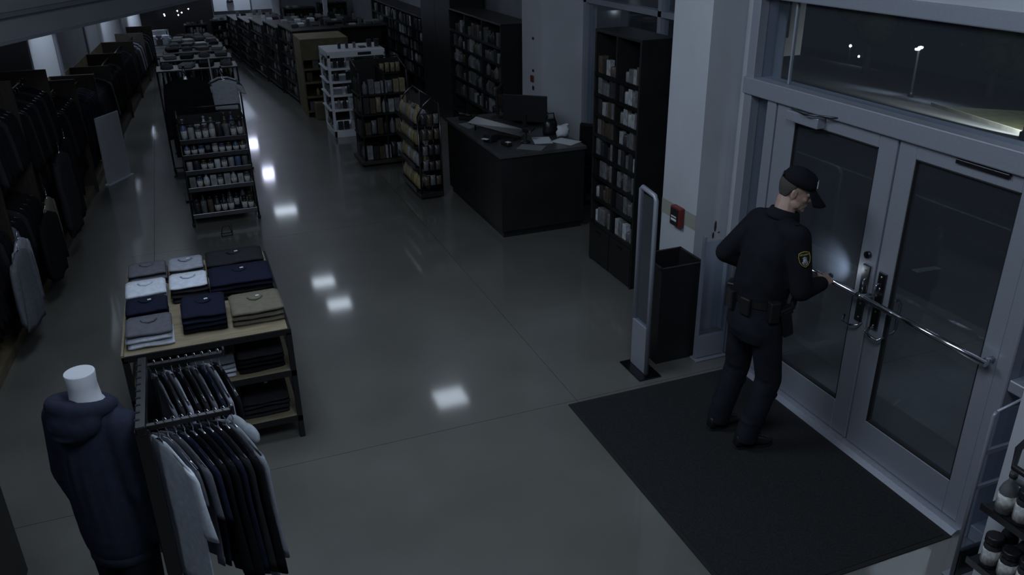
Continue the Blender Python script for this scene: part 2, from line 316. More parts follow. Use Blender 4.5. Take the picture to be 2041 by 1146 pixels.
def lamp_post(x, y, top, label, heads=2, e=60, name='street_lamp'):
    t = thing(name, (x, y, gz(x)), label, 'street lamp'); h = top-gz(x)
    MB().lathe([(.14, 0), (.14, .25), (.07, .3), (.05, h-.05), (.035, h)], 10).build('pole', M['black'], t)
    a = MB().tube([(-.25, -.15, h), (.25, .15, h)] if heads == 2 else [(0, 0, h-.05), (0, 0, h+.08)], .03, 6).build('lamp_arm', M['black'], t)
    for s in ((-1, 1) if heads == 2 else (0,)):
        hd = MB().ell((s*.24, s*.15, h+.06), (.14, .1, .055), n=12, k=6).build('lamp_head', M['lampglow'], t)
    return t
lamp_post(31.5, 29.6, -2.63, 'tall twin headed street lamp glowing in the dark car park')
bl = lamp_post(23.6, 17.6, -2.0, 'low path lamp beside the lit grass verge', 1, name='path_lamp')
spot('path_lamp_light', (24.2, 18.2, -1.6), (30, 24, -4.7), 4200, 100, (.95, .97, .85))
spot('street_lamp_light', (31.5, 29.6, -2.45), (31.0, 29.0, -5), 260, 150)
for i, (k, px) in enumerate(((75, (.757, .815, -.1555)), (75, (.757, .815, -.1675)))):
    p = Vector((0, 0, 3.45)) + Vector(px)*k; g = gz(p.x)
    t = thing('distant_lamp', (p.x+i*.6, p.y-i*.6, g), 'far off single street lamp, the %s of the two stacked glints' % ('upper', 'lower')[i], 'street lamp')
    h = p.z-g
    MB().tube([(0, 0, 0), (0, 0, h)], .06, 6).build('pole', M['black'], t); MB().ell((0, 0, h), (.11-.03*i, .11-.03*i, .11), n=8, k=5).build('lamp_head', M['lampglow'], t)
for i in range(10):
    a = R(10+i*7); d = 66+rng.uniform(-3, 3); x, y = d*math.cos(R(8)+a), d*math.sin(R(8)+a); x = max(x, 14)
    H = rng.uniform(5, 8.5)
    t = thing('tree', (x, y, gz(x)-.2), ORD[i]+' dark tree from the south end of the line beyond the car park', 'tree', 'trees beyond the car park')
    MB().lathe([(.3, 0), (.2, H*.3), (.1, H*.6)], 8).build('trunk', M['bark'], t)
    c = MB()
    for k in range(7): c.ell((rng.uniform(-1.2, 1.2), rng.uniform(-1.2, 1.2), H*rng.uniform(.4, .85)), (rng.uniform(1, 1.7), rng.uniform(1, 1.7), rng.uniform(1, 1.8)), n=10, k=6)
    for q in range(len(c.v)): v = c.v[q]; c.v[q] = tuple(u+rng.uniform(-.18, .18) for u in v)
    c.build('crown', M['leaf'], t)
bg = thing('low_building', (20, 34, gz(20)-.2), 'low dark commercial building across the car park', 'building')
MB().box(-6, 6, -3, 3, 0, 3.4).build('wall', M['paintdim'], bg); MB().box(-6.3, 6.3, -3.3, 3.3, 3.4, 3.7).build('roof', M['dark'], bg)
for i in range(4): MB().box(-5+i*2.8, -3.2+i*2.8, -3.04, -3, .8, 2.4).build('window', M['screen'], bg)

# ------------------------------------------------------------------ ceiling lamps that mirror in the floor
def panel(x, y, label, s=.6, z=4.6):
    t = thing('ceiling_light', (x, y, z), label, 'ceiling light', 'night lights on the ceiling'); f = MB(); h = s/2
    for b in ((-h-.04, h+.04, -h-.04, -h), (-h-.04, h+.04, h, h+.04), (-h-.04, -h, -h, h), (h, h+.04, -h, h)): f.box(*b, -.05, 0)
    f.build('frame', M['alu'], t); MB().box(-h, h, -h, h, -.04, -.01).build('diffuser', M['diffuser'], t)
k = (3.45+4.56)/3.45
for i, (x, y, s) in enumerate(((1.53*k, 5.34*k, .56), (1.05*k, 7.37*k, .5), (1.0*k, 7.96*k, .5), (.94*k, 10.4*k, .62))):
    panel(x, y, 'square lit ceiling panel, %s from the entrance, mirrored in the polished floor' % ORD[i], s)
def wall_lamp(x, z, label, s=.3):
    t = thing('wall_lamp', (x, 26.34, z), label, 'wall lamp', 'lamps high on the back wall'); MB().box(-s/2-.03, s/2+.03, -.06, 0, -s/2-.03, s/2+.03, bev=.01).build('housing', M['black'], t)
    MB().box(-s/2, s/2, -.075, -.06, -s/2, s/2).build('lens', M['led'], t)
wall_lamp(2.0, 3.99, 'upper square lamp on the back wall above the long aisle', .34); wall_lamp(1.68, 3.0, 'lower square lamp on the back wall above the long aisle', .26)
for i, (x, z) in enumerate(((-.21, .91), (-.2, .87), (.16, .87), (.15, .98), (.45, 1.02), (.26, .93))):  # glowing beads stand in for reflected glints on the dark panel
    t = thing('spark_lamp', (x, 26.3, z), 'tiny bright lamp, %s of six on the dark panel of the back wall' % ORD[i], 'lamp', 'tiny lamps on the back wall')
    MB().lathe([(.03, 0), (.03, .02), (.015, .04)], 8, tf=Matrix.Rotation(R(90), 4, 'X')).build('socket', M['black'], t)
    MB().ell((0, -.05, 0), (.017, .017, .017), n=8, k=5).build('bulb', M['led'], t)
t = thing('wall_camera', (1.6, 26.3, 1.14), 'small black camera on the bright back wall panel', 'camera')
MB().box(-.05, .05, 0, .05, .02, .14, bev=.005).build('mount', M['black'], t); MB().lathe([(.1, 0), (.09, .05), (.03, .08)], 10).build('body', M['black'], t)
spot('back_wall_washer', (1.6, 25.5, 2.6), (1.6, 26.4, 1.15), 60, 80, (.68, .8, 1))
spot('left_wall_washer_far', (-.2, 24.3, 2.3), (-1.05, 24.6, 1.0), 110, 90, (.7, .82, 1))
spot('left_wall_washer_mid', (-.7, 19.6, 2.5), (-1.4, 20.2, 1.3), 60, 80, (.7, .82, 1))
spot('left_wall_washer_near', (-.9, 13.9, 3.3), (-1.85, 13.95, 1.5), 100, 60, (.72, .83, 1))
# ------------------------------------------------------------------ entrance: mat, gates, bin, alarm
em = thing('entrance_mat', (0, 0, 0), 'large black ribbed entrance mat on the concrete before the doors', 'mat')
MB().box(2.36, 3.80, 2.72, 4.86, 0, .009).build('pile', M['mat'], em)
e = MB()
for b in ((2.33, 2.36, 2.69, 4.89), (3.80, 3.83, 2.69, 4.89), (2.36, 3.80, 2.69, 2.72), (2.36, 3.80, 4.86, 4.89)): e.box(*b, 0, .006)
e.build('rubber_edge', M['rubber'], em)
def gate(x, y0, y1, h, label, frame, inner):
    t = thing('security_gate', (x, (y0+y1)/2, 0), label, 'security gate'); a = (y1-y0)/2
    MB().box(-.1, .1, -a-.06, a+.02, 0, .012, bev=.004).build('base_plate', M['steel'], t)
    f = MB(); wd = .019
    f.tube([(0, -a+wd, .012), (0, -a+wd, h-.05), (0, -a+wd+.02, h-.02), (0, a-wd-.02, h), (0, a-wd, h-.02), (0, a-wd, .012)], wd, 8); f.build('frame', M[frame], t)
    MB().box(-.02, .02, -a+wd, a-wd, .012, .42, bev=.004).build('foot_cover', M[inner], t)
    MB().box(-.008, .008, -a+wd, a-wd, .42, h-.05).build('acrylic_panel', M['acrylic'], t)
    return t
g1 = gate(3.1, 5.04, 5.3, 1.53, 'tall slim silver security gate standing left of the black bin', 'alu', 'alu')
g1['label'] = 'tall slim silver framed security gate standing on the aisle side of the black bin'
t = thing('security_gate', (3.73, 5.12, 0), 'clear acrylic security gate between the black bin and the guard', 'security gate')
MB().box(-.13, .13, -.012, .012, .012, 1.05).build('acrylic_panel', M['acrylic'], t)
MB().box(-.15, .15, -.05, .05, 0, .014, bev=.004).build('base_plate', M['alu'], t)
f = MB().box(-.14, -.122, -.016, .016, .012, 1.10); f.box(.122, .134, -.016, .016, .012, .98); f.build('frame', M['alu'], t)
MB().box(-.122, .122, -.014, .014, .02, .22, bev=.003).build('foot_cover', M['alu'], t)
bn_ = thing('waste_bin', (3.46, 5.36, 0), 'black open topped square bin between the two security gates', 'bin')
b = MB(); A = .195; H = .85
b.loft([[(-A, -A*.92, 0), (A, -A*.92, 0), (A, A*.92, 0), (-A, A*.92, 0)], [(-A, -A*.92, H), (A, -A*.92, H), (A, A*.92, H), (-A, A*.92, H)], [(-A+.02, -A*.92+.02, H), (A-.02, -A*.92+.02, H), (A-.02, A*.92-.02, H), (-A+.02, A*.92-.02, H)],
        [(-A+.03, -A*.9+.03, .05), (A-.03, -A*.9+.03, .05), (A-.03, A*.9-.03, .05), (-A+.03, A*.9-.03, .05)]]).build('body', M['dark'], bn_)
r_ = MB()
for q in ((-A-.004, A+.004, -A*.92-.004, -A*.92+.018), (-A-.004, A+.004, A*.92-.018, A*.92+.004), (-A-.004, -A+.018, -A*.9, A*.9), (A-.018, A+.004, -A*.9, A*.9)): r_.box(*q, H-.012, H+.006)
r_.build('rim', M['black'], bn_)
MB().box(-A+.03, A-.03, -A*.9+.03, A*.9-.03, .3, .34).build('bin_liner', M['rubber'], bn_)
al = thing('fire_alarm', (3.797, 5.80, 1.02), 'small red fire alarm box on the grey stripe of the white column', 'alarm')
MB().box(-.055, 0, -.075, .075, -.08, .09, bev=.008).build('housing', M['red'], al)
MB().box(-.06, -.055, -.06, .06, -.068, .075, bev=.002).build('front_plate', M['dark'], al)
p = MB(); p.box(-.064, -.06, -.04, .04, -.03, -.012)
for i in range(4): p.box(-.062, -.06, -.035+i*.02, -.02+i*.02, .0, .012)
p.build('pull_handle', M['paper'], al)

# ------------------------------------------------------------------ the guard
def PT(x, y, z): return (x, y, z)
gd = thing('person', (3.3, 4.06, .0095), 'guard in black uniform and cap leaning to the door bar with a torch', 'person')
off = Vector((-3.3, -4.06, 0))
L = lambda *p: tuple(Vector(p)+off)
HC = Vector((3.505, 4.055, 1.80))+off
HM = Matrix.Translation(HC) @ Matrix.Rotation(R(-43), 4, 'Z') @ Matrix.Rotation(R(18), 4, 'Y')
def hp(x, y, z): return tuple(HM @ Vector((x, y, z)))
hrot = HM.to_euler()
body = MB()
def he(c, r, **k): body.ell(hp(*c), r, tuple(hrot), **k)
he((-.012, 0, .03), (.098, .077, .098)); he((.032, 0, -.035), (.066, .066, .088)); he((.04, 0, -.088), (.056, .054, .04)); he((.082, 0, -.108), (.02, .024, .017))
he((.088, 0, .032), (.018, .05, .014)); he((.102, 0, -.018), (.014, .011, .026)); he((.112, 0, -.032), (.016, .015, .012)); he((.104, .012, -.037), (.009, .007, .007)); he((.104, -.012, -.037), (.009, .007, .007))
he((.092, 0, -.066), (.012, .024, .006)); he((.09, 0, -.078), (.012, .021, .006)); he((.068, .042, -.03), (.022, .02, .02)); he((.068, -.042, -.03), (.022, .02, .02))
he((.03, .055, -.075), (.035, .015, .03)); he((.03, -.055, -.075), (.035, .015, .03))
for s in (1, -1): he((-.004, s*.08, -.012), (.02, .01, .033)); he((-.002, s*.078, -.038), (.011, .008, .012)); he((-.012, s*.086, .0), (.01, .008, .022))
neck0 = Vector(L(3.425, 4.06, 1.60))
body.limb([tuple(neck0), hp(-.025, 0, -.07)], [.074, .062]); body.limb([hp(-.032, 0, -.02), hp(-.03, 0, -.10)], [.055, .058])
# joints
RS, RE, RW = L(3.415, 3.885, 1.545), L(3.43, 3.80, 1.215), L(3.645, 3.845, 1.215)
RC = tuple(Vector(RE).lerp(Vector(RW), .86))
LS, LE, LWr = L(3.395, 4.235, 1.55), L(3.225, 4.335, 1.315), L(3.48, 4.29, 1.17)
body.limb([RS, RE, RW], [.05, .045, .03]); body.limb([LS, LE, LWr], [.05, .045, .03])
body.limb([L(3.31, 4.06, 1.0), L(3.37, 4.06, 1.3), L(3.45, 4.06, 1.55)], [.1, .11, .09])
RH, RK, RA = L(3.31, 3.955, .95), L(3.375, 3.93, .51), L(3.245, 3.925, .1)
LH, LK, LA = L(3.30, 4.16, .95), L(3.31, 4.19, .5), L(3.205, 4.20, .1)
body.limb([RH, RK, RA], [.08, .055, .042]); body.limb([LH, LK, LA], [.08, .055, .042])
def hand(wrist, fwd, up, side, curl, mb, th):   # fwd: palm direction, up: back of the hand, side: towards the thumb
    W_, f, u, s = Vector(wrist), Vector(fwd).normalized(), Vector(up).normalized(), Vector(side).normalized()
    for k in range(4): mb.limb([tuple(W_+f*.005+s*(.018-.012*k)), tuple(W_+f*.082+s*(.031-.0205*k)-u*.002)], [.017, .0135], 10)
    for k, ln in enumerate((.072, .08, .074, .058)):
        b = W_+f*.084+s*(.031-.0205*k); d = (f*math.cos(R(curl*.6))-u*math.sin(R(curl*.6))); p1 = b+d*ln*.45
        d2 = f*math.cos(R(curl*1.6))-u*math.sin(R(curl*1.6)); p2 = p1+d2*ln*.32; d3 = f*math.cos(R(curl*2.3))-u*math.sin(R(curl*2.3)); p3 = p2+d3*ln*.26
        mb.limb([tuple(b), tuple(p1), tuple(p2), tuple(p3)], [.0105, .0098, .009, .0075], 10)
    tb = W_+f*.022+s*.028; t1 = tb+(f*.5+s*.75-u*.35).normalized()*.036; t2 = t1+(f*.85+s*.1-u*.5).normalized()*.03*th; t3 = t2+(f*.75-s*.35-u*.6).normalized()*.024*th
    mb.limb([tuple(tb), tuple(t1), tuple(t2), tuple(t3)], [.017, .0135, .011, .0085], 10)
hand(RW, (.86, .46, .08), (.3, -.62, .72), (-.4, .55, .6), 42, body, 1)
hand(LWr, (.9, -.25, -.1), (.1, .3, .95), (-.2, -.95, .2), 40, body, 1)
bd_ = remesh(body, 'body', [M['skin']], .0052, 3, gd)
# uniform shirt
def ring(c, rx, ry, n=28, e=.85): return [(c[0]+rx*abs(math.cos(a))**e*(1 if math.cos(a) >= 0 else -1), c[1]+ry*abs(math.sin(a))**e*(1 if math.sin(a) >= 0 else -1), c[2]) for a in [2*math.pi*k/n for k in range(n)]]
sh = MB(); sh.loft([ring(L(x, 4.06, z), a, b) for z, x, a, b in ((1.085, 3.32, .142, .172), (1.12, 3.325, .158, .188), (1.2, 3.335, .166, .194), (1.3, 3.35, .163, .19), (1.42, 3.375, .155, .192), (1.5, 3.395, .138, .188), (1.56, 3.405, .112, .168), (1.61, 3.415, .09, .12), (1.635, 3.42, .08, .095))], smooth=True)
sh.limb([RS, RE, RC], [.088, .07, .05]); sh.limb([LS, LE, LWr], [.088, .072, .05])
sh.limb([tuple(Vector(RS)+Vector((-.02, .09, .03))), RS], [.08, .085]); sh.limb([tuple(Vector(LS)+Vector((.02, -.09, .03))), LS], [.08, .085])
for q in range(26):      # soft folds
    z = rng.uniform(1.14, 1.45); a = rng.uniform(0, 6.28); rr = .155 if q % 2 else .15
    sh.ell(L(3.34+(z-1.1)*.12+.128*math.cos(a), 4.06+.158*math.sin(a), z), (.035, .05, .012), (rng.uniform(-.4, .4), rng.uniform(-.4, .4), a), n=10, k=6)
for a_, b_ in ((RS, RE), (LS, LE)):
    for f_ in (.55, .72, .9): sh.ell(tuple(Vector(a_).lerp(Vector(b_), f_)+Vector((.012, 0, 0))), (.078-.01*f_, .08-.01*f_, .012), (.2, -.3, 0), n=10, k=6)
shirt = remesh(sh, 'uniform_shirt', [M['uniform']], .011, 3, gd)
col = MB(); CM = Matrix.Translation(L(3.43, 4.06, 1.628)) @ Matrix.Rotation(R(16), 4, 'Y')
col.loft([[(r*math.cos(a)*1.02, r*math.sin(a), z) for a in [2*math.pi*k/24 for k in range(24)]] for r, z in ((.092, -.02), (.088, .03), (.083, .052), (.09, .05), (.108, .0), (.108, -.012), (.092, -.02))], caps=False, smooth=True, tf=CM)
col.build('collar', M['uniform'], shirt)
ep = MB(); ep.box(-.055, .055, -.02, .02, 0, .006, bev=.002, tf=Matrix.Translation(L(3.415, 3.925, 1.615)) @ Matrix.Rotation(R(90-14), 4, 'Z') @ Matrix.Rotation(R(18), 4, 'Y')); ep.build('epaulette', M['uniform'], shirt)
# shoulder patch
ax = (Vector(RE)-Vector(RS)).normalized()
pn = Vector((-.25, -.97, 0)); pn = (pn-ax*pn.dot(ax)).normalized(); pup = -ax; pr = pup.cross(pn)
PC = Vector(RS).lerp(Vector(RE), .36)+pn*.088
PM = Matrix(((pr.x, pup.x, pn.x, PC.x), (pr.y, pup.y, pn.y, PC.y), (pr.z, pup.z, pn.z, PC.z), (0, 0, 0, 1)))
def shield(s): return [(x*s, y*s) for x, y in ((-.034, .04), (-.02, .046), (0, .05), (.02, .046), (.034, .04), (.038, .012), (.033, -.018), (.02, -.038), (0, -.052), (-.02, -.038), (-.033, -.018), (-.038, .012))]
def bend(p): return -(p*p)*4.5
pt = MB(); pt.loft([[(x, y, bend(x)-.006) for x, y in shield(1)], [(x, y, bend(x)+.003) for x, y in shield(1)], [(x*.02, y*.02, .004) for x, y in shield(1)]], tf=PM); pt.build('patch', M['leather'], shirt)
pb = MB(); pts = [(x, y, bend(x)+.004) for x, y in shield(.97)]; pb.tube(pts+[pts[0], pts[1]], .0022, 5, tf=PM); pb.build('patch_border', M['yellow'], shirt)
cr = MB(); cr.ell((0, -.01, .005), (.014, .02, .003), n=12, k=5); cr.ell((0, -.01, .006), (.008, .01, .004), n=8, k=4); cr.tube([(-.014, .006, .005), (0, .014, .005), (.014, .006, .005)], .003, 5); cr.tube([(-.017, -.016, .004), (-.01, -.033, .004), (0, -.037, .004), (.01, -.033, .004), (.017, -.016, .004)], .003, 5)
for v in range(len(cr.v)): cr.v[v] = tuple(PM @ Vector(cr.v[v]))
cr.build('patch_crest', M['greythread'], shirt)
fc = bpy.data.curves.new('patch_lettering', 'FONT'); fc.body = 'SECURITY'; fc.size = .0135; fc.align_x = 'CENTER'; fc.extrude = .0006; fc.offset = .0002; fc.materials.append(M['yellow'])
fo = bpy.data.objects.new('lettering_curve', fc); COL.objects.link(fo); _dg = bpy.context.evaluated_depsgraph_get()
lm = bpy.data.meshes.new_from_object(fo.evaluated_get(_dg)); bpy.data.objects.remove(fo); bpy.data.curves.remove(fc)
fo = put('patch_lettering', lm, shirt); fo.matrix_local = PM @ Matrix.Translation((0, .0245, .0046))
# trousers
tr = MB(); tr.loft([ring(L(x, 4.06, z), a, b) for z, x, a, b in ((.80, 3.305, .13, .185), (.88, 3.30, .15, .195), (.98, 3.305, .152, .192), (1.06, 3.312, .148, .188), (1.13, 3.32, .14, .18))], smooth=True)
tr.limb([RH, RK, RA], [.108, .088, .078]); tr.limb([LH, LK, LA], [.108, .088, .078])
tr.limb([RA, tuple(Vector(RA)-Vector((0, 0, .035)))], [.078, .08]); tr.limb([LA, tuple(Vector(LA)-Vector((0, 0, .035)))], [.078, .08])
for K, s in ((RK, 1), (LK, 1)):
    for d in (-.09, -.03, .04): tr.ell(tuple(Vector(K)+Vector((-.01, 0, d))), (.092, .09, .012), (.25, .2, 0), n=12, k=6)
for A_ in (RA, LA):
    for d in (.03, .08, .14): tr.ell(tuple(Vector(A_)+Vector((.008+d*.1, 0, d))), (.084, .082, .014), (.15, -.25, 0), n=12, k=6)
# trim below ankle so the cuffs end cleanly
for q in range(len(tr.v)):
    v = tr.v[q]
    if v[2] < .05: tr.v[q] = (v[0], v[1], .05)
remesh(tr, 'trousers', [M['trousers']], .011, 3, gd)
# shoes
for A_, yawd in ((RA, -10), (LA, 4)):
    s_ = MB(); T = Matrix.Translation((A_[0], A_[1], 0)) @ Matrix.Rotation(R(yawd), 4, 'Z')
    def sr(x, hw, z0, z1): return [(x, -hw, z0), (x, -hw*1.04, z0+(z1-z0)*.45), (x, -hw*.65, z1), (x, hw*.65, z1), (x, hw*1.04, z0+(z1-z0)*.45), (x, hw, z0)]
    s_.loft([sr(-.085, .022, .02, .06), sr(-.075, .034, .018, .10), (sr(-.02, .038, .018, .115)), sr(.04, .04, .018, .10), sr(.09, .045, .018, .078), (sr(.14, .046, .018, .062)), sr(.175, .036, .018, .05), sr(.195, .016, .02, .036)], smooth=True, tf=T)
    shoe = s_.build('shoe', M['leather'], gd)
    so = MB(); so.loft([[(x, -h, z) for x, h in ()] or [(x+dx, y, z) for x, y in ((-.09, -.02), (-.07, -.036), (0, -.04), (.09, -.049), (.15, -.048), (.19, -.03), (.205, 0), (.19, .03), (.15, .048), (.09, .049), (0, .04), (-.07, .036), (-.09, .02))] for z, dx in ((0, 0), (.02, 0))], tf=T); so.build('sole', M['rubber'], shoe)
    la = MB()
    for i in range(4): la.tube([(.035+i*.02, -.022, .107-i*.009), (.045+i*.02, 0, .112-i*.009), (.035+i*.02, .022, .107-i*.009)], .003, 5)
    for v in range(len(la.v)): la.v[v] = tuple(T @ Vector(la.v[v]))
    la.build('laces', M['rubber'], shoe)
# belt with pouches and holster
bl_ = MB(); bl_.loft([ring(L(3.317, 4.06, z), .15+d, .188+d) for z, d in ((1.075, 0), (1.075, .008), (1.122, .008), (1.122, 0))], caps=False, smooth=False); belt = bl_.build('duty_belt', M['leather'], gd)
ho = MB(); HT = Matrix.Translation(L(3.385, 3.862, 1.01)) @ Matrix.Rotation(R(-14), 4, 'Y'); ho.box(-.04, .04, -.03, .025, -.14, .06, bev=.012, tf=HT); ho.box(-.05, .055, -.028, .022, .02, .075, bev=.01, tf=HT); ho.build('holster', M['leather'], belt)
gr = MB(); gr.box(.01, .05, -.02, .012, .06, .14, bev=.008, tf=HT @ Matrix.Rotation(R(25), 4, 'Y')); gr.build('grip', M['rubber'], belt)
for (x, y, r, s) in ((3.17, 3.99, 10, (.022, .04, .06)), (3.165, 4.14, -12, (.025, .045, .07)), (3.22, 4.225, -50, (.03, .05, .085)), (3.28, 3.855, 80, (.03, .035, .07))):
    MB().box(-s[0], s[0], -s[1], s[1], -s[2], s[2], bev=.008, tf=Matrix.Translation(L(x, y, 1.09-s[2]*.3)) @ Matrix.Rotation(R(r), 4, 'Z')).build('belt_pouch', M['leather'], belt)
# head details: hair, eyes, brows, cap
hr = MB(); hr.loft([[hp(-.012+(.098*c+.006)*math.cos(a), (.078*c+.0035)*math.sin(a), z) for a in [R(100-w_)+R(160+2*w_)*k/24 for k in range(25)]] for z, c, w_ in ((-.062, .66, -26), (-.045, .76, -12), (-.028, .85, -4), (-.012, .91, 0), (.0, .955, 2), (.02, .995, 10), (.045, 1.0, 16), (.06, .97, 16))], closed=False, smooth=True)
hs = hr.build('hair', M['hair'], gd); sd = hs.modifiers.new('thickness', 'SOLIDIFY'); sd.thickness = .0025; sd.offset = 1
for s in (1, -1):
    e_ = MB().ell(hp(.083, s*.03, .006), (.0125, .0125, .0125), n=12, k=8).build('eye', M['eye'], gd); MB().ell(hp(.094, s*.03, .004), (.0035, .0055, .0055), n=10, k=5).build('iris', M['rubber'], e_)
    MB().tube([hp(.101, s*.012, .03), hp(.102, s*.03, .034), hp(.09, s*.048, .029)], [.004, .005, .003], 6).build('eyebrow', M['hair'], gd)
CP_ = HM @ Matrix.Translation((-.008, 0, .045)) @ Matrix.Rotation(R(5), 4, 'Y')
cp = MB(); cp.loft([[((.112*c)*math.cos(a)+(.004 if c > .5 else 0), (.09*c)*math.sin(a), z) for a in [2*math.pi*k/28 for k in range(28)]] for z, c in ((0, 1.0), (.03, 1.0), (.055, .93), (.075, .8), (.09, .58), (.098, .3), (.1, .03))], smooth=True, tf=CP_); cap = cp.build('cap', M['uniform'], gd)
vi = MB(); vi.loft([[(.075+.014*k2+(.088+.0)*math.cos(a)*(.35+.10*k2), (.088-.001*k2)*math.sin(a)*(1-.02*k2), .004+dz-.012*k2-.02*math.sin(a)**2*(k2/6)) for a in [R(-88)+R(176)*k/18 for k in range(19)]] for k2, dz in ((0, 0), (2, 0), (3.5, 0), (5, 0))], closed=False, smooth=True, tf=CP_)
v_ = vi.build('visor', M['uniform'], cap); sd = v_.modifiers.new('thickness', 'SOLIDIFY'); sd.thickness = .004
bg_ = MB(); bg_.box(-.002, .004, -.024, .024, -.02, .022, bev=.001, tf=CP_ @ Matrix.Translation((.108, 0, .045)) @ Matrix.Rotation(R(-22), 4, 'Y')); bg_.build('cap_badge', M['paper'], cap)
cb = MB().ell(tuple(CP_ @ Vector((0, 0, .101))), (.008, .008, .005), n=8, k=4).build('cap_button', M['uniform'], cap)
MB().box(-.006, .002, -.04, .04, 0, .018, bev=.002, tf=CP_ @ Matrix.Translation((-.106, 0, .004))).build('cap_strap', M['leather'], cap)
# flashlight in the right hand
FLP = Vector(RW)-off+Vector((.085, .05, .0)); fd = Vector((.80, .62, .02)).normalized()
ft = thing('torch', tuple(FLP), 'small black torch lit in the hand of the guard', 'torch')
q = fd.to_track_quat('Z', 'Y').to_matrix().to_4x4()
MB().lathe([(.011, -.06), (.0125, -.055), (.0125, .02), (.017, .04), (.018, .06)], 14, tf=q).build('barrel', M['leather'], ft)
MB().lathe([(.0165, .0601), (.0165, .063)], 14, tf=q).build('lens', M['flash'], ft)
so_ = spot('torch_beam', tuple(FLP+fd*.07), tuple(FLP+fd), 9, 84, (.66, .8, 1), 1, .012)
# ------------------------------------------------------------------ folded clothes on the display table
TX0, TX1, TY0, TY1, TZ = -.66, .405, 5.245, 6.79, .877
tb = thing('display_table', ((TX0+TX1)/2, (TY0+TY1)/2, 0), 'three tier display table with black steel frame and plywood shelves', 'table')
hx, hy = (TX1-TX0)/2, (TY1-TY0)/2; q = .038
for sx in (-1, 1):
    for sy in (-1, 1):
        x0, x1 = sorted((sx*hx, sx*(hx-q))); y0, y1 = sorted((sy*hy, sy*(hy-q))); MB().box(x0, x1, y0, y1, 0, TZ-.03, bev=.003).build('leg', M['black'], tb)
for z, n in ((TZ, 'top_frame'), (.555, 'shelf_frame'), (.185, 'shelf_frame')):
    f = MB(); f.box(-hx, hx, -hy, -hy+q, z-.045, z-.003); f.box(-hx, hx, hy-q, hy, z-.045, z-.003); f.box(-hx, -hx+q, -hy+q, hy-q, z-.045, z-.003); f.box(hx-q, hx, -hy+q, hy-q, z-.045, z-.003); f.build(n, M['black'], tb)
    MB().box(-hx+.015, hx-.02, -hy+.012, hy-.012, z-.02, z, bev=.002).build('shelf_board', M['tan'], tb)
MB().box(-hx, -hx+.014, -hy, hy, TZ-.03, TZ+.012).build('edge_strip', M['tan'], tb)
def folded_mesh(wd, dp, h, seed, tagged=False):
    r = random.Random(seed); mb = MB(); n = 14; rings = []
    w1, w2, w3 = r.uniform(0, 6), r.uniform(0, 6), r.uniform(.002, .004)
    for i in range(13):
        x = -wd/2+wd*i/12; e = .0 if 0 < i < 12 else .012; ring_ = []
        sag = w3*math.sin(x*16+w1)+.0015*math.sin(x*41+w2)
        front = -dp/2+e+.004*math.sin(x*13+w2); back = dp/2-e; hh = h*(1 if 0 < i < 12 else .72)
        prof = [(back, .0), (back+.004, hh*.5), (back-.004, hh*.92), (dp*.25, hh+.003), (0, hh+.005), (-dp*.25, hh+.003), (front+.02, hh*.98), (front+.005, hh*.86), (front, hh*.6), (front+.003, hh*.33), (front+.012, hh*.12), (front+.03, 0), (0, 0), (dp*.3, 0)]
        for k, (y, z) in enumerate(prof): ring_.append((x, y, max(0, z+(sag if 2 < k < 11 else 0))))
        rings.append(ring_)
    mb.loft(rings, smooth=True)
    return mb
FM_ = {}
def folded(key, wd, dp, h):
    if (key, wd, dp, h) not in FM_: FM_[(key, wd, dp, h)] = folded_mesh(wd, dp, h-.0065, hash((key, int(wd*100))) % 999).mesh('folded_garment', M['cloth'])
    return FM_[(key, wd, dp, h)]
tagm = MB().box(-.012, .012, -.008, .008, 0, .003).mesh('price_tag', M['paper'])
collar_m = MB().tube([(-.05, .06, 0), (-.03, .02, .004), (0, .005, .005), (.03, .02, .004), (.05, .06, 0)], .006, 6).mesh('collar', M['cloth'])
C_ = dict(white=(.7, .75, .84), grey=(.14, .145, .17), navy=(.017, .02, .04), black=(.012, .012, .015), taupe=(.19, .175, .135), charcoal=(.03, .03, .034), lightgrey=(.34, .36, .42))
def stack(x, y, z, wd, dp, cols, where, h=.036):
    n = len(cols)
    for i, c in enumerate(cols):
        pos = 'topmost' if i == n-1 else ('lowest' if i == 0 else ORD[i]+' from the bottom')
        o = put('folded_shirt', folded(i % 4, wd, dp, h), None, (x+rng.uniform(-.004, .004), y+rng.uniform(-.006, .006), z), R(rng.uniform(-1.5, 1.5)), C_[c])
        tag(o, '%s folded shirt, %s of %s' % (c.replace('lightgrey', 'pale grey'), pos, where), 'shirt', 'folded shirts on the display table')
        if i == n-1:
            put('collar', collar_m, o, (0, -.01, h-.003), 0, tuple(v*.8 for v in C_[c]))
            if rng.random() < .6: put('price_tag', tagm, o, (.02, dp*.2, h-.002), .2)
        z += h+.0045
z0 = TZ+.001
stack(-.495, 6.50, z0, .27, .25, ['charcoal', 'grey', 'grey'], 'the far stack on the wall side')
stack(-.505, 6.12, z0, .275, .28, ['lightgrey', 'white', 'white'], 'the white stack on the wall side')
stack(-.495, 5.80, z0, .27, .25, ['navy', 'navy', 'navy'], 'the navy stack on the wall side')
stack(-.48, 5.46, z0, .285, .29, ['white', 'white', 'grey'], 'the near stack on the wall side')
stack(-.215, 6.50, z0, .25, .25, ['charcoal', 'grey', 'lightgrey'], 'the far stack of the middle row')
stack(-.205, 6.10, z0, .26, .28, ['charcoal', 'charcoal', 'charcoal', 'white'], 'the white capped middle stack', .03)
stack(-.13, 5.58, z0, .285, .36, ['black', 'navy', 'navy', 'navy'], 'the near navy stack in the middle row', .032)
stack(.145, 6.50, z0, .43, .3, ['black', 'charcoal', 'charcoal'], 'the wide far stack on the aisle side')
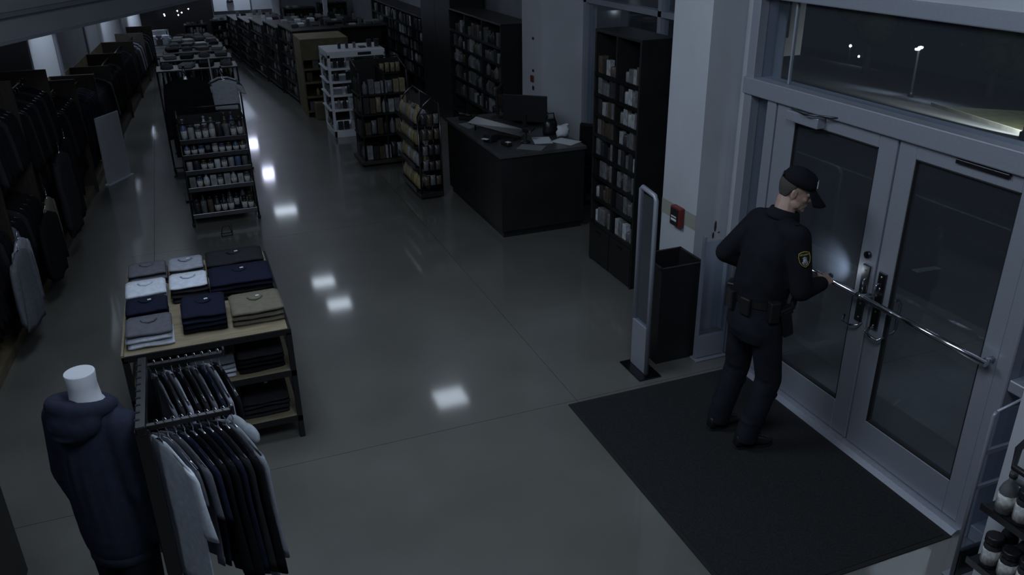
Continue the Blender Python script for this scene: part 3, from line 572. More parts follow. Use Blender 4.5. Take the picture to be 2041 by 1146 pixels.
stack(.155, 6.06, z0, .44, .36, ['black', 'black', 'navy', 'navy'], 'the wide dark stack on the aisle side', .032)
stack(.215, 5.56, z0, .345, .34, ['taupe', 'taupe', 'taupe'], 'the taupe stack at the aisle corner')
z0 = .556
stack(-.43, 5.52, z0, .29, .34, ['black', 'charcoal', 'charcoal'], 'the dark stack under the tabletop')
stack(-.135, 5.48, z0, .29, .36, ['white', 'white', 'lightgrey', 'grey'], 'the pale stack under the tabletop', .03)
stack(.185, 5.5, z0, .31, .38, ['black', 'black', 'black', 'charcoal'], 'the black stack under the tabletop', .03)
z0 = .186
stack(.175, 5.5, z0, .32, .36, ['charcoal', 'charcoal', 'charcoal', 'charcoal'], 'the stack on the bottom shelf', .03)
stack(-.2, 5.52, z0, .3, .34, ['black', 'charcoal', 'black'], 'the dark stack low behind the clothes rail')

# ------------------------------------------------------------------ hanging garments
def fold_x(y, z):
    t = min(1, max(0, (-z-.17)/.45)); return t*(.013*math.sin(27*y+3*z)+.008*math.sin(58*y-2*z)+.006*math.sin(9*z))
def garment_mb(L_=.72, W=.22, th=.035, sleeve=.0, seed=0, flare=1.0):
    """body of a garment on a hanger; the rail runs along local X, shoulders along Y, hook point at the origin"""
    mb = MB(); n = 20; rings = []       # the folds shift both faces alike, so neighbours on a rail nest without touching
    lv = [(-.085, .06), (-.10, .095), (-.125, .16), (-.15, W*.93), (-.18, W*1.0)] + [(-.18-(L_-.18)*t, W*(.97+(flare-.97)*t)) for t in (.12, .28, .45, .62, .8, .92, 1.0)]
    for i, (z, w_) in enumerate(lv):
        rg = []; tt = th*(.35 if i == 0 else .8 if i < 3 else 1)
        for k in range(n):
            a = 2*math.pi*k/n; y = w_*math.cos(a)
            rg.append((tt*math.sin(a)+fold_x(y, z), y, z+(.008*math.sin(14*y+seed) if i > 8 else 0)))
        rings.append(rg)
    return mb.loft(rings, smooth=True)
def sleeve_mb(s, W, ln, th):
    rings = []
    for t, wd, k in ((0, .055, .8), (.08, .07, 1), (.3, .066, 1), (.6, .06, 1), (.9, .05, 1), (1, .048, .95)):
        y = s*(W*.86+.055*t**.6+.02*t); z = -.15-ln*t
        rings.append([(th*k*math.cos(a)+fold_x(y+wd*.8*math.sin(a), z), y+wd*.8*math.sin(a), z+(-.012*math.sin(a)*s)) for a in [2*math.pi*q/10 for q in range(10)]])
    return MB().loft(rings, smooth=True)
hg = MB(); hg.tube([(0, 0, -.085), (0, 0, -.05), (0, .014, -.04), (0, .024, -.02), (0, .022, .004), (0, 0, .016), (0, -.014, .012)], .0026, 5)
hg.tube([(0, -.20, -.155), (0, -.1, -.112), (0, 0, -.082), (0, .1, -.112), (0, .2, -.155)], .006, 6); HANGER = hg.mesh('hanger', M['chrome'])
GM = {}
def gmesh(kind):
    if kind in GM: return GM[kind]
    L_, W, th, sl, fl_, seed = kind
    GM[kind] = (garment_mb(L_, W, th, sl, seed, fl_).mesh('garment', M['cloth']), [sleeve_mb(s, W, sl, th*.95).mesh('sleeve', M['cloth']) for s in (-1, 1)] if sl else [])
    return GM[kind]
def hang(x, y, z, rz, kind, color, name, label, cat, group, full=True, tilt=0):
    b, sl = gmesh(kind)
    o = put(name, b, None, (x, y, z), rz, color); tag(o, label, cat, group)
    if tilt: o.rotation_euler = (0, tilt, rz)
    for m in sl: put('sleeve', m, o, None, 0, color)
    if full: put('hanger', HANGER, o)
    return o
SHIRT, LONG, JACKET, TEE, POLO, COAT = (.68, .2, .011, .22, 1.04, 3), (.72, .21, .011, .56, 1.05, 5), (.74, .22, .0115, .58, 1.02, 8), (.66, .21, .011, .2, 1.06, 12), (.7, .2, .011, .24, 1.0, 17), (.95, .22, .042, .62, 1.05, 21)

# ------------------------------------------------------------------ clothes rail in the foreground
rk = thing('clothes_rail', (-.40, 3.56, 0), 'dark steel two armed clothes rail full of shirts beside the mannequin', 'clothes rail')
f = MB()
f.box(-.03, .03, -.3, -.26, .02, 1.5, bev=.004); f.box(-.03, .03, .26, .3, .02, 1.5, bev=.004); f.build('upright', M['steel'], rk)
f = MB(); f.box(-.022, .022, -.32, .32, 1.492, 1.532, bev=.006); f.build('cross_bar', M['steel'], rk)
f = MB()
for i in range(9): f.box(-.0225, -.0, -.26+i*.062, -.252+i*.062, 1.5325, 1.536)
tag(f.build('notches', M['chrome'], rk), kind='stuff')
for y, n in ((-.275, 'front'), (.275, 'rear')):
    a = MB().box(.0, .36, y-.012, y+.012, 1.488, 1.512, bev=.003).build('arm', M['steel'], rk); MB().box(.36, .372, y-.016, y+.016, 1.484, 1.53, bev=.003).build('end_stop', M['steel'], a)
MB().box(-.3, .3, -.34, -.28, 0, .03, bev=.006).build('foot', M['steel'], rk); MB().box(-.3, .3, .28, .34, 0, .03, bev=.006).build('foot', M['steel'], rk)
fr_ = [('white', (.82, .23, .0115, .32, 1.12, 6), 'broad white shirt nearest the post'), ('grey', (.5, .16, .011, .16, 1.04, 2), 'short grey t-shirt behind the white one'), ('grey', SHIRT, 'longer grey shirt behind the short one'), ('navy', POLO, 'bright navy shirt'), ('black', LONG, 'first black long shirt from the post'), ('black', JACKET, 'black jacket'), ('navy', LONG, 'dark navy long shirt'), ('charcoal', LONG, 'charcoal long shirt'), ('black', JACKET, 'outermost black jacket')]
for i, (c, kd, lb) in enumerate(fr_):
    hang(-.338+i*.0335, 3.285, 1.513, R(29-i*.25), kd, tuple(v*(1.35 if lb.startswith('bright') else 1) for v in C_[c]), 'hanging_shirt', lb+' on the front arm of the clothes rail', 'shirt', 'shirts on the front arm of the clothes rail')
re_ = ['grey', 'charcoal', 'lightgrey', 'black', 'charcoal', 'grey', 'navy', 'lightgrey', 'black']
for i, c in enumerate(re_):
    hang(-.348+i*.036, 3.835, 1.513, R(16), (TEE, POLO, SHIRT)[i % 3], C_[c], 'hanging_shirt', '%s shirt, %s from the post on the rear arm of the clothes rail' % (c.replace('lightgrey', 'pale grey'), ORD[i]), 'shirt', 'shirts on the rear arm of the clothes rail')
jk = hang(-.039, 3.285, 1.513, R(26.5), (.86, .205, .012, .5, 1.02, 33), (.3, .32, .37), 'hanging_hoodie', 'pale grey hooded top at the end of the front rail arm', 'hoodie', None)
h_ = MB(); h_.ell((.034, .02, -.115), (.022, .09, .04)); h_.ell((.04, -.05, -.13), (.026, .07, .045)); h_.ell((.036, .07, -.14), (.024, .06, .04)); h_.build('hood', M['cloth'], jk, None, 0, (.36, .39, .43))

# ------------------------------------------------------------------ mannequin in a navy hoodie
mq = thing('mannequin', (-.615, 3.53, 0), 'headless white mannequin in a navy hooded sweatshirt by the clothes rail', 'mannequin', None, R(140))
def er(z, a, b, cx=0, cy=0, n=28): return [(cx+a*math.cos(t), cy+b*math.sin(t), z) for t in [2*math.pi*k/n for k in range(n)]]
mq.scale = (.97, .97, 1.03)
m = MB(); m.loft([er(.82, .15, .105), er(1.0, .14, .1), er(1.2, .16, .115), er(1.4, .165, .11), er(1.47, .12, .085), er(1.51, .068, .066), er(1.58, .06, .06), er(1.635, .064, .064), er(1.64, .062, .062)], smooth=True); m.build('body', M['white'], mq)
NAVY = (.037, .042, .07)
MB().loft([er(1.632, .056, .056), er(1.641, .056, .056)], smooth=True).build('neck_cap', M['paper'], mq)
h = MB(); h.loft([er(.74, .165, .13), er(.78, .178, .142), er(.86, .19, .15), er(1.05, .195, .15), er(1.25, .195, .145), er(1.38, .19, .13), er(1.45, .165, .115), er(1.5, .11, .095)], smooth=True)
for s in (-1, 1): h.limb([(s*.175, .0, 1.40), (s*.215, .01, 1.12), (s*.205, -.05, .82)], [.082, .072, .055])
for i in range(22):
    a = i*.285+rng.uniform(-.1, .1); z = rng.uniform(.95, 1.2); h.ell((.19*math.cos(a), .146*math.sin(a), z), (.010, .016, rng.uniform(.08, .2)), (0, 0, a), n=10, k=8)
for z, r in ((.80, .004), (.85, .002)): h.ell((0, 0, z), (.18+r, .142+r, .018), None, n=24, k=6)
for s in (-1, 1):       # soft creases round the sleeves
    q0, q1, q2 = Vector((s*.175, 0, 1.40)), Vector((s*.215, .01, 1.12)), Vector((s*.205, -.05, .82))
    for t in (.55, .75, .95, 1.1, 1.3, 1.5, 1.7): p = q0.lerp(q1, t) if t < 1 else q1.lerp(q2, t-1); rr = (.082-.01*t if t < 1 else .072-.017*(t-1))+.003; h.ell(tuple(p), (rr, rr, .016), (.3, .3*s, 0), n=12, k=6)
    h.ell((s*.205, -.05, .815), (.058, .058, .03))
hoodie = remesh(h, 'hooded_sweatshirt', [M['cloth']], .012, 3, mq); hoodie.color = (*NAVY, 1)
hd = MB()
for k in range(18):
    a0, a1 = R(-40)+R(260)*k/17, R(-40)+R(260)*(k+1)/17
    if k < 17: hd.limb([(.112*math.cos(a0), .03+.108*math.sin(a0), 1.50+.035*math.sin(a0)), (.112*math.cos(a1), .03+.108*math.sin(a1), 1.50+.035*math.sin(a1))], [.036, .036], 10)
hd.ell((0, .12, 1.44), (.11, .06, .09), (R(-20), 0, 0)); hd.ell((0, .115, 1.50), (.105, .06, .06)); hd.ell((.07, .09, 1.46), (.07, .06, .07)); hd.ell((-.07, .09, 1.46), (.07, .06, .07))
hd.limb([(.1, -.03, 1.475), (.03, -.105, 1.44)], [.032, .028]); hd.limb([(-.1, -.03, 1.475), (-.03, -.105, 1.44)], [.032, .028])
for z, r in ((1.45, .085), (1.41, .07)): hd.ell((0, .155, z), (r, .03, .02), (R(-15), 0, .12), n=12, k=6)
ho_ = remesh(hd, 'hood', [M['cloth']], .010, 2, hoodie); ho_.color = (*NAVY, 1)
hm = MB(); hm.loft([er(.70, .158, .122), er(.71, .17, .134), er(.765, .17, .134), er(.77, .16, .125)], smooth=True); hm.build('hem_band', M['cloth'], hoodie, None, 0, NAVY)
p = MB()
for s in (-1, 1): p.loft([er(.0, .06, .06, s*.09), er(.4, .075, .075, s*.088), er(.72, .088, .1, s*.08), er(.84, .09, .105, s*.07)], smooth=True)
p.build('trousers', M['trousers'], mq)
MB().lathe([(.17, 0), (.17, .008), (.02, .015), (.015, .02)], 20).build('base_plate', M['chrome'], mq)

# ------------------------------------------------------------------ rack at the lower right corner
g3 = thing('security_gate', (3.735, 2.44, 0), 'clear acrylic security gate at the right jamb of the doors', 'security gate')
MB().box(-.17, .17, -.006, .006, .014, 1.1).build('acrylic_panel', M['acrylic'], g3)
f = MB(); f.tube([(-.185, 0, .014), (-.185, 0, 1.08), (-.17, 0, 1.1)], .011, 8); f.tube([(.185, 0, .014), (.185, 0, 1.18), (-.17, 0, 1.1)], .008, 8); f.box(-.18, .18, -.008, .008, .84, .87); f.box(-.18, .18, -.008, .008, .62, .64); f.build('frame', M['alu'], g3)
MB().box(-.2, .2, -.05, .05, 0, .014, bev=.004).build('base_plate', M['alu'], g3); MB().box(-.17, .17, -.012, .012, .014, .2, bev=.003).build('foot_cover', M['steel'], g3)
sr = thing('shelf_rack', (3.36, 2.25, 0), 'dark shelf rack of jars fixed to the white wall by the doors', 'shelf rack')
f = MB()
for y in (-.03, -.92): f.tube([(.215, y, 0), (.215, y, 1.2)], .011, 8)
f.build('upright', M['steel'], sr)
for z in (.06, .38, .72): s_ = MB().box(0, .225, -.95, 0, z-.022, z, bev=.003).build('shelf', M['dark'], sr); MB().box(-.01, 0, -.95, 0, z-.026, z+.012).build('shelf_lip', M['steel'], s_)
b_ = MB(); b_.tube([(.22, -.03, 1.13), (.03, -.08, 1.1), (-.06, -.14, 1.06), (-.06, -.5, 1.06)], .016, 8); b_.tube([(.22, -.9, 1.13), (-.06, -.8, 1.06), (-.06, -.45, 1.06)], .016, 8); b_.build('top_rail', M['black'], sr)
# ------------------------------------------------------------------ products
def lathe_mesh(name, prof, m, n=10): return MB().lathe(prof, n).mesh(name, M[m])
def box_mesh(name, w_, d, h, m, bev=0): return MB().box(-w_/2, w_/2, -d/2, d/2, 0, h, bev=bev).mesh(name, M[m])
def bag_mb(w_, h, d):
    rings = []
    for t, ww, dd in ((0, .92, .25), (.1, 1, .8), (.35, .97, 1.05), (.65, .96, .95), (.88, .98, .45), (.93, 1, .08), (1, 1.02, .06)):
        rings.append([(ww*w_/2*math.cos(a)*(1 if abs(math.cos(a)) < .9 else 1.03), dd*d/2*math.sin(a), h*t) for a in [2*math.pi*k/12 for k in range(12)]])
    return MB().loft(rings, smooth=True)
PROD = {}      # kind -> (mesh, [(part name, part mesh, offset, tint)])
bot = lathe_mesh('bottle', [(.026, 0), (.03, .006), (.03, .085), (.024, .105), (.011, .125), (.011, .14)], 'plain'); capm = lathe_mesh('cap', [(.0135, 0), (.0135, .02)], 'plain', 8); lab = lathe_mesh('label', [(.0306, .02), (.0306, .075)], 'label')
PROD['bottle'] = (bot, [('cap', capm, (0, 0, .138), .5), ('label', lab, (0, 0, 0), None)])
jar = lathe_mesh('jar', [(.03, 0), (.034, .005), (.034, .075), (.03, .085)], 'plain'); lid = lathe_mesh('lid', [(.035, 0), (.035, .022), (.03, .024)], 'plain'); jl = lathe_mesh('label', [(.0345, .015), (.0345, .065)], 'label')
PROD['jar'] = (jar, [('lid', lid, (0, 0, .084), .4), ('label', jl, (0, 0, 0), None)])
PROD['box'] = (box_mesh('carton', .08, .05, .13, 'print', .003), []); PROD['pack'] = (box_mesh('packet', .1, .06, .16, 'print', .004), []); PROD['book'] = (box_mesh('case', .13, .16, .025, 'print', .002), [])
PROD['bag'] = (bag_mb(.15, .19, .09).mesh('snack_bag', M['print']), []); PROD['pouch'] = (bag_mb(.1, .15, .05).mesh('pouch', M['print']), [])
PROD['can'] = (lathe_mesh('can', [(.028, 0), (.033, .006), (.033, .1), (.028, .108)], 'print'), [])
PROD['cap'] = (MB().loft([[(r*math.cos(a), r*math.sin(a), z) for a in [2*math.pi*k/14 for k in range(14)]] for r, z in ((.095, 0), (.093, .04), (.075, .075), (.04, .095), (.005, .1))], smooth=True).loft([[(.08*math.cos(a), -.06-.1*math.sin(a), .004) for a in [math.pi*k/8 for k in range(9)]], [(.08*math.cos(a), -.06-.1*math.sin(a), .01) for a in [math.pi*k/8 for k in range(9)]]], smooth=False).mesh('cap', M['cloth']), [])
PROD['box_s'] = (box_mesh('small_carton', .05, .04, .1, 'print', .002), []); PROD['pile'] = (box_mesh('folded_garment', .2, .26, .07, 'cloth', .012), [])
NAMES = dict(bottle='bottle', jar='jar', box='carton', pack='packet', book='flat_case', bag='snack_bag', pouch='pouch', can='can', cap='cap', box_s='small_carton', pile='folded_garment')
TINT = [('pale', (.3, .31, .32)), ('white', (.55, .58, .62)), ('grey', (.13, .135, .14)), ('dark', (.03, .03, .035)), ('brown', (.07, .055, .04)), ('blue', (.07, .1, .2)), ('tan', (.27, .22, .14)), ('yellowish', (.3, .26, .1))]
TD = dict(TINT)
def product(kind, x, y, z, rz, tint, label, group, sc=1, parts=True):
    me, ps = PROD[kind]; c = TD[tint]; v = rng.uniform(.8, 1.2); c = tuple(min(.9, q*v) for q in c)
    o = put(NAMES[kind], me, None, (x, y, z), rz, c); tag(o, label, NAMES[kind].replace('_', ' ').replace('small ', '').replace('snack ', ''), group)
    if sc != 1: o.scale = (sc if isinstance(sc, tuple) else (sc, sc, sc))
    if parts:
        for n, m, l, t in ps: put(n, m, o, l, 0, None if t is None else tuple(q*t for q in c))
    return o
SIZE = dict(bottle=(.06, .158), jar=(.07, .108), box=(.08, .13), pack=(.1, .16), book=(.13, .025), bag=(.155, .19), pouch=(.104, .15), can=(.066, .108), cap=(.19, .1), box_s=(.05, .1), pile=(.2, .07))
def row(p0, p1, n, kinds, tints, where, group, rz, frm='from near end', sc=1, jit=.01, parts=True, skip=.06, hmax=9):
    p0, p1 = Vector(p0), Vector(p1); pitch = (p1-p0).length/max(1, n)
    for i in range(n):
        if rng.random() < skip: continue
        p = p0.lerp(p1, (i+.5)/n); kd = kinds[rng.randrange(len(kinds))]; tn = tints[rng.randrange(len(tints))]
        s = sc*rng.uniform(.88, 1.08); wd, ht = SIZE[kd]; sx = min(s, pitch*.88/wd); sy = min(s, 1.1*sx) if kd in ('bottle', 'jar', 'can', 'cap') else min(s, 1.3); sz = min(s, hmax/ht)
        product(kd, p.x+rng.uniform(-.002, .002), p.y+rng.uniform(-.002, .002), p.z, rz+R(rng.uniform(-3, 3)), tn, '%s %s, %s %s on %s' % (tn, NAMES[kd].replace('_', ' '), ORD[i], frm, where), group, (sx, sy, sz), parts)
def shelf_unit(name, loc, rz, W, D, H, zs, label, fm='dark', bm=None, t=.025, cat='shelf rack', top=True, sides=True, back=True, plinth=.0, lip=None):
    """shelves open towards local -Y, width along X; origin at the middle of the front edge on the floor"""
    u = thing(name, loc, label, cat, None, rz)
    if sides:
        for s in (-1, 1): a, b = sorted((s*W/2, s*(W/2-t))); MB().box(a, b, 0, D, 0, H, bev=.003).build('side_panel', M[fm], u)
    if back: MB().box(-W/2+t, W/2-t, D-.02, D, 0, H).build('back_panel', M[bm or fm], u)
    for z in zs:
        s_ = MB().box(-W/2+t, W/2-t, 0.004, D-.02, z-.022, z, bev=.002).build('shelf', M[fm], u)
        if lip: MB().box(-W/2+t, W/2-t, -.004, .004, z-.024, z+.016).build('shelf_lip', M[lip], s_)
    if top: MB().box(-W/2, W/2, 0, D, H, H+t, bev=.003).build('top_panel', M[fm], u)
    if plinth: MB().box(-W/2+t, W/2-t, .03, .05, 0, plinth).build('plinth', M[fm], u)
    return u

# wheeled wire rack in the middle aisle
X0r, X1r, Y0r = -.165, .60, 10.22
wr = thing('wire_rack', ((X0r+X1r)/2, Y0r, 0), 'black wheeled wire rack crowded with small bottles and jars', 'shelf rack'); hw = (X1r-X0r)/2
for sx in (-1, 1):
    for y, h in ((0.01, 1.24), (.52, 1.32)): MB().tube([(sx*hw, y, .06), (sx*(hw-.015), y+.03, h)], .012, 8).build('post', M['black'], wr); MB().lathe([(.01, -.02), (.03, -.012), (.03, .012), (.01, .02)], 10, tf=Matrix.Translation((sx*hw, y, .03)) @ Matrix.Rotation(R(90), 4, 'Y')).build('wheel', M['rubber'], wr)
f = MB(); f.tube([(-hw+.015, .04, 1.24), (hw-.015, .04, 1.24)], .009, 8); f.tube([(-hw+.015, .55, 1.32), (hw-.015, .55, 1.32)], .009, 8)
for s in (-1, 1): f.tube([(s*(hw-.015), .04, 1.24), (s*(hw-.015), .55, 1.3)], .008, 6); f.tube([(s*hw, .02, .7), (s*hw, .53, .72)], .008, 6)
f.build('top_rail', M['black'], wr)
zsr = [.13, .46, .67, .86, 1.04]
for i, z in enumerate(zsr):
    s_ = MB().box(-hw+.012, hw-.012, .02, .5, z-.02, z).build('shelf', M['black'], wr); MB().box(-hw+.008, hw-.008, .004, .014, z-.03, z+.025, bev=.003).build('shelf_lip', M['steel'], s_)
MB().box(-hw+.02, hw-.02, .5, .51, .1, 1.25).build('back_panel', M['dark'], wr)
wh = 'lowest second third fourth top'.split()
for i, z in enumerate(zsr):
    for d in (0, 1):
        row((X0r+.03, Y0r+.075+d*.17, z+.001), (X1r-.03, Y0r+.075+d*.17, z+.001), 9, [['bottle', 'jar', 'can'], ['jar', 'bottle', 'box_s'], ['jar', 'can'], ['jar', 'bottle'], ['bottle', 'jar', 'can']][i], ['pale', 'white', 'grey', 'brown', 'dark', 'blue'] if i else ['dark', 'grey', 'brown'],
            ('the %s shelf of the wire rack' if d == 0 else 'the wire rack, %s shelf, second row') % wh[i], 'products on the wire rack', R(rng.uniform(-10, 10)), 'from wall side', (1.5, 1.4, 1.2, 1.1, 1.5)[i], hmax=(.29, .175, .155, .145, .25)[i])
row((X0r+.06, Y0r+.49, 1.13), (X1r-.06, Y0r+.49, 1.13), 0, ['cap'], ['dark'], '', '', 0)
bk2 = thing('wire_basket', (.17, 9.78, 0), 'small bent wire basket lying on the floor before the wire rack', 'basket')
f = MB()
for pts in ([(-.05, -.05, .01), (.07, -.04, .01), (.07, .06, .01), (-.05, .05, .01), (-.05, -.05, .01)], [(-.05, .05, .01), (-.02, .05, .1), (.05, .05, .1), (.07, .06, .01)], [(.07, -.04, .01), (.075, -.03, .11), (.075, .05, .11)]): f.tube(pts, .005, 6)
f.build('wire', M['black'], bk2)

# white gondola
gx, gy, GW, GD, GH = 2.21, 13.87, .95, .8, 1.40
ug = thing('white_gondola', (gx, gy, 0), 'white double sided shelf unit with five tiers beside the long aisle', 'shelf rack')
for x in (0, GW):
    for y in (0, GD): MB().box(x-.022 if x else 0, x if x else .045, y-.0 if not y else y-.045, .045 if not y else y, 0, GH-.05, bev=.003).build('upright', M['white'], ug)
MB().box(0, GW, 0, GD, GH-.1, GH, bev=.004).build('header', M['white'], ug); MB().box(.5, .72, -.006, 0, GH-.075, GH-.03).build('sign_plate', M['dark'], ug)
MB().box(.42, .44, .05, GD, .1, GH-.1).build('divider', M['paint'], ug)
MB().box(0, GW, 0, GD, 0, .11, bev=.004).build('base', M['white'], ug)
for z in (.46, .70, .92, 1.13): MB().box(.02, GW-.02, .004, .4, z-.03, z, bev=.003).build('shelf', M['white'], ug); MB().box(-.035, .41, .05, GD-.05, z-.02, z-.002, bev=.003).build('side_shelf', M['white'], ug)
for i, z in enumerate((.111, .461, .701, .921, 1.131)):
    row((gx+.08, gy+.1, z), (gx+GW-.06, gy+.1, z), 8, ['box', 'jar', 'bottle', 'box_s', 'pouch'], ['white', 'pale', 'grey', 'dark', 'dark'], 'the %s front tier of the white gondola' % wh[i], 'products on the white gondola', 0, 'from aisle', 1.1, .01, False, .1, (.3, .195, .175, .165, .15)[i])
    row((gx+.03, gy+.12, z), (gx+.03, gy+GD-.1, z), 6, ['box', 'jar', 'pouch'], ['pale', 'grey', 'dark', 'white'], 'the %s aisle side tier of the white gondola' % wh[i], 'products on the white gondola', R(90), 'from near end', .9, .01, False, .15, .16)
row((gx+.2, gy+.3, GH+.001), (gx+GW, gy+.3, GH+.001), 6, ['box', 'book', 'box_s'], ['grey', 'dark', 'pale'], 'the flat top of the white gondola', 'products on the white gondola', 0, 'from aisle', .9, .03, False, .2)

# dark metal rack with angled top, beside the white gondola
dx, dy, DW, DD, DH = 2.3, 11.89, .72, .55, 1.38
ud = thing('metal_rack', (dx, dy, 0), 'black metal rack of mixed packets between white gondola and snack rack', 'shelf rack')
for x in (.012, DW-.012):
    for y, h in ((.012, DH), (DD, DH+.12)): MB().tube([(x, y, .05), (x, y, h)], .013, 8).build('post', M['black'], ud)
MB().box(-.06, DW, -.03, DD, .05, .1, bev=.004).build('base_tray', M['darkwood'], ud)
MB().box(DW*.5, DW*.5+.02, .02, DD, .1, DH).build('divider', M['dark'], ud); MB().box(0, DW, DD-.015, DD, .1, DH+.1).build('back_panel', M['dark'], ud)
for z in (.47, .78, 1.06): MB().box(-.02, DW, .0, DD-.015, z-.02, z).build('shelf', M['black'], ud)
f = MB(); f.tube([(.012, DD, DH+.12), (DW-.012, DD, DH+.12)], .01, 6); f.tube([(.012, DD, DH+.12), (.012, .012, DH)], .01, 6); f.tube([(DW-.012, DD, DH+.12), (DW-.012, .012, DH)], .01, 6); f.build('top_rail', M['black'], ud)
for s in (-1, 1): MB().lathe([(.01, -.015), (.025, -.01), (.025, .01), (.01, .015)], 10, tf=Matrix.Translation((.3+s*.28, .05, .025)) @ Matrix.Rotation(R(90), 4, 'Y')).build('wheel', M['rubber'], ud)
for i, z in enumerate((.101, .471, .781, 1.061)):
    row((dx+.05, dy+.09, z), (dx+DW-.03, dy+.09, z), 7, ['pouch', 'pack', 'box', 'bottle'], ['pale', 'grey', 'brown', 'dark', 'tan'], 'the %s front tier of the black metal rack' % ('lowest', 'second', 'third', 'top')[i], 'packets on the black metal rack', 0, 'from aisle', 1.5 if i < 3 else 1.25, .01, False, .06, (.33, .27, .24, .2)[i])
    row((dx+.03, dy+.16, z), (dx+.03, dy+DD-.06, z), 4, ['pouch', 'pack'], ['grey', 'dark', 'brown'], 'the %s aisle side of the black metal rack' % ('lowest', 'second', 'third', 'top')[i], 'packets on the black metal rack', R(90), 'from near end', 1.2, .01, False, .06, (.33, .27, .24, .2)[i])
row((dx+.4, dy+.42, DH-.09), (dx+DW, dy+.42, DH-.09), 4, ['pouch'], ['yellowish', 'tan'], 'the top back of the black metal rack', 'packets on the black metal rack', 0, 'from aisle', .9, .01, False, 0)
MB().box(DW*.52, DW-.02, .36, .5, DH-.11, DH-.09).build('top_shelf', M['black'], ud)

# snack rack at the counter
sx_, sy_, SW, SD, SH = 2.64, 10.09, .31, .9, 1.26
us = thing('snack_rack', (sx_, sy_, 0), 'narrow rack of snack bags standing against the counter end', 'shelf rack')
for x in (.01, SW-.01):
    for y in (.01, SD-.01): MB().tube([(x, y, .03), (x, y, SH-.16 if x < .1 else SH)], .011, 8).build('post', M['steel'], us)
f = MB()
for y in (.01, SD-.01): f.tube([(.01, y, SH-.16), (.1, y, SH-.02), (.2, y, SH+.06), (SW-.01, y, SH)], .009, 6)
f.tube([(.2, .01, SH+.06), (.2, SD-.01, SH+.06)], .009, 6); f.build('top_rail', M['steel'], us)
MB().box(0, SW, 0, SD, .03, .09, bev=.004).build('base', M['black'], us)
MB().box(SW-.02, SW-.01, .02, SD-.02, .09, SH-.02).build('back_panel', M['dark'], us)
for z in (.09, .40, .68, .95):
    t_ = MB(); t_.add([(-.05, .02, z+.035), (SW-.03, .02, z), (SW-.03, SD-.02, z), (-.05, SD-.02, z+.035), (-.05, .02, z+.02), (SW-.03, .02, z-.015), (SW-.03, SD-.02, z-.015), (-.05, SD-.02, z+.02)], [(0,1,2,3),(4,7,6,5),(0,4,5,1),(1,5,6,2),(2,6,7,3),(3,7,4,0)]); tt = t_.build('shelf', M['steel'], us)
    MB().box(-.056, -.05, .02, SD-.02, z+.02, z+.08).build('shelf_lip', M['steel'], tt)
for i, z in enumerate((.125, .435, .715, .985)):
    for d in (0, 1):
        row((sx_+.02+d*.11, sy_+.06, z-d*.012), (sx_+.02+d*.11, sy_+SD-.05, z-d*.012), 6, ['bag'], ['tan', 'yellowish', 'tan', 'pale', 'brown'], 'the %s %stier of the snack rack' % (('lowest', 'second', 'third', 'top')[i], 'back ' if d else ''), 'snack bags on the narrow rack', R(90), 'from near end', 1.0, .012, True, 0)
for i in range(5):
    z = .2+i*.2
    row((sx_+.04, sy_-.03, z), (sx_+SW-.03, sy_-.03, z), 3, ['pouch'], ['grey', 'dark', 'brown'], 'the end face of the snack rack, hook row %s' % ORD[i], 'pouches on the end of the snack rack', 0, 'from aisle', .9, .005, True, 0)
f = MB()
for i in range(5): f.tube([(.03, -.002, .2+i*.2+.13), (SW-.03, -.002, .2+i*.2+.13)], .005, 6)
for x in (.1, .2): f.tube([(x, -.002, .1), (x, -.002, SH-.1)], .004, 6)
f.build('hook_rail', M['steel'], us)

# ------------------------------------------------------------------ counter and what stands on it
ct = thing('sales_counter', (3.10, 8.36, 0), 'black laminate sales counter with a worn grey worktop', 'counter')
MB().box(.02, 1.05, .02, 2.0, .08, .945, bev=.003).build('body', M['dark'], ct); MB().box(.05, 1.03, .05, 1.98, 0, .08).build('plinth', M['black'], ct)
M['top'] = mat('worn_worktop', (.06, .062, .064), .28, var=.3, scale=3); MB().box(0, 1.065, 0, 2.02, .945, .985, bev=.004).build('worktop', M['top'], ct)
for x in (.38, .74): MB().box(x, x+.004, .0185, .021, .08, .945).build('panel_joint', M['rubber'], ct)
Zc = .986
def monitor(x, y, rz, label, w_=.5):
    t = thing('monitor', (x, y, Zc), label, 'monitor', None, rz)
    MB().box(-.11, .11, -.09, .09, 0, .015, bev=.004).build('foot', M['black'], t); MB().box(-.025, .025, -.01, .02, .015, .2).build('neck', M['black'], t)
    MB().box(-w_/2, w_/2, -.03, .0, .1, .42, bev=.006).build('housing', M['black'], t); MB().box(-w_/2+.012, w_/2-.012, -.032, -.03, .115, .408).build('screen', M['screen'], t)
monitor(3.80, 9.35, R(140), 'wide black monitor in the middle of the counter', .56); monitor(3.72, 10.05, R(60), 'black till screen at the far end of the counter', .4)
sc_ = thing('bagging_tray', (3.40, 9.25, Zc), 'long slanted clear tray glinting at the front of the monitor', 'tray', None, R(-62))
t_ = MB(); t_.add([(-.42, -.07, .10), (.42, -.07, .06), (.42, .09, .1), (-.42, .09, .15), (-.42, -.07, .092), (.42, -.07, .052), (.42, .09, .092), (-.42, .09, .142)], [(0,1,2,3),(4,7,6,5),(0,4,5,1),(1,5,6,2),(2,6,7,3),(3,7,4,0)]); t_.build('tray', M['steel'], sc_)
for x in (-.36, .36): MB().tube([(x, 0, .003), (x, .01, .09)], .012, 6).build('leg', M['black'], sc_)
kb = thing('keyboard', (3.42, 9.05, Zc), 'small black keyboard lying under the slanted tray', 'keyboard', None, R(-55)); MB().box(-.17, .17, -.06, .06, 0, .018, bev=.004).build('case', M['black'], kb)
k_ = MB()
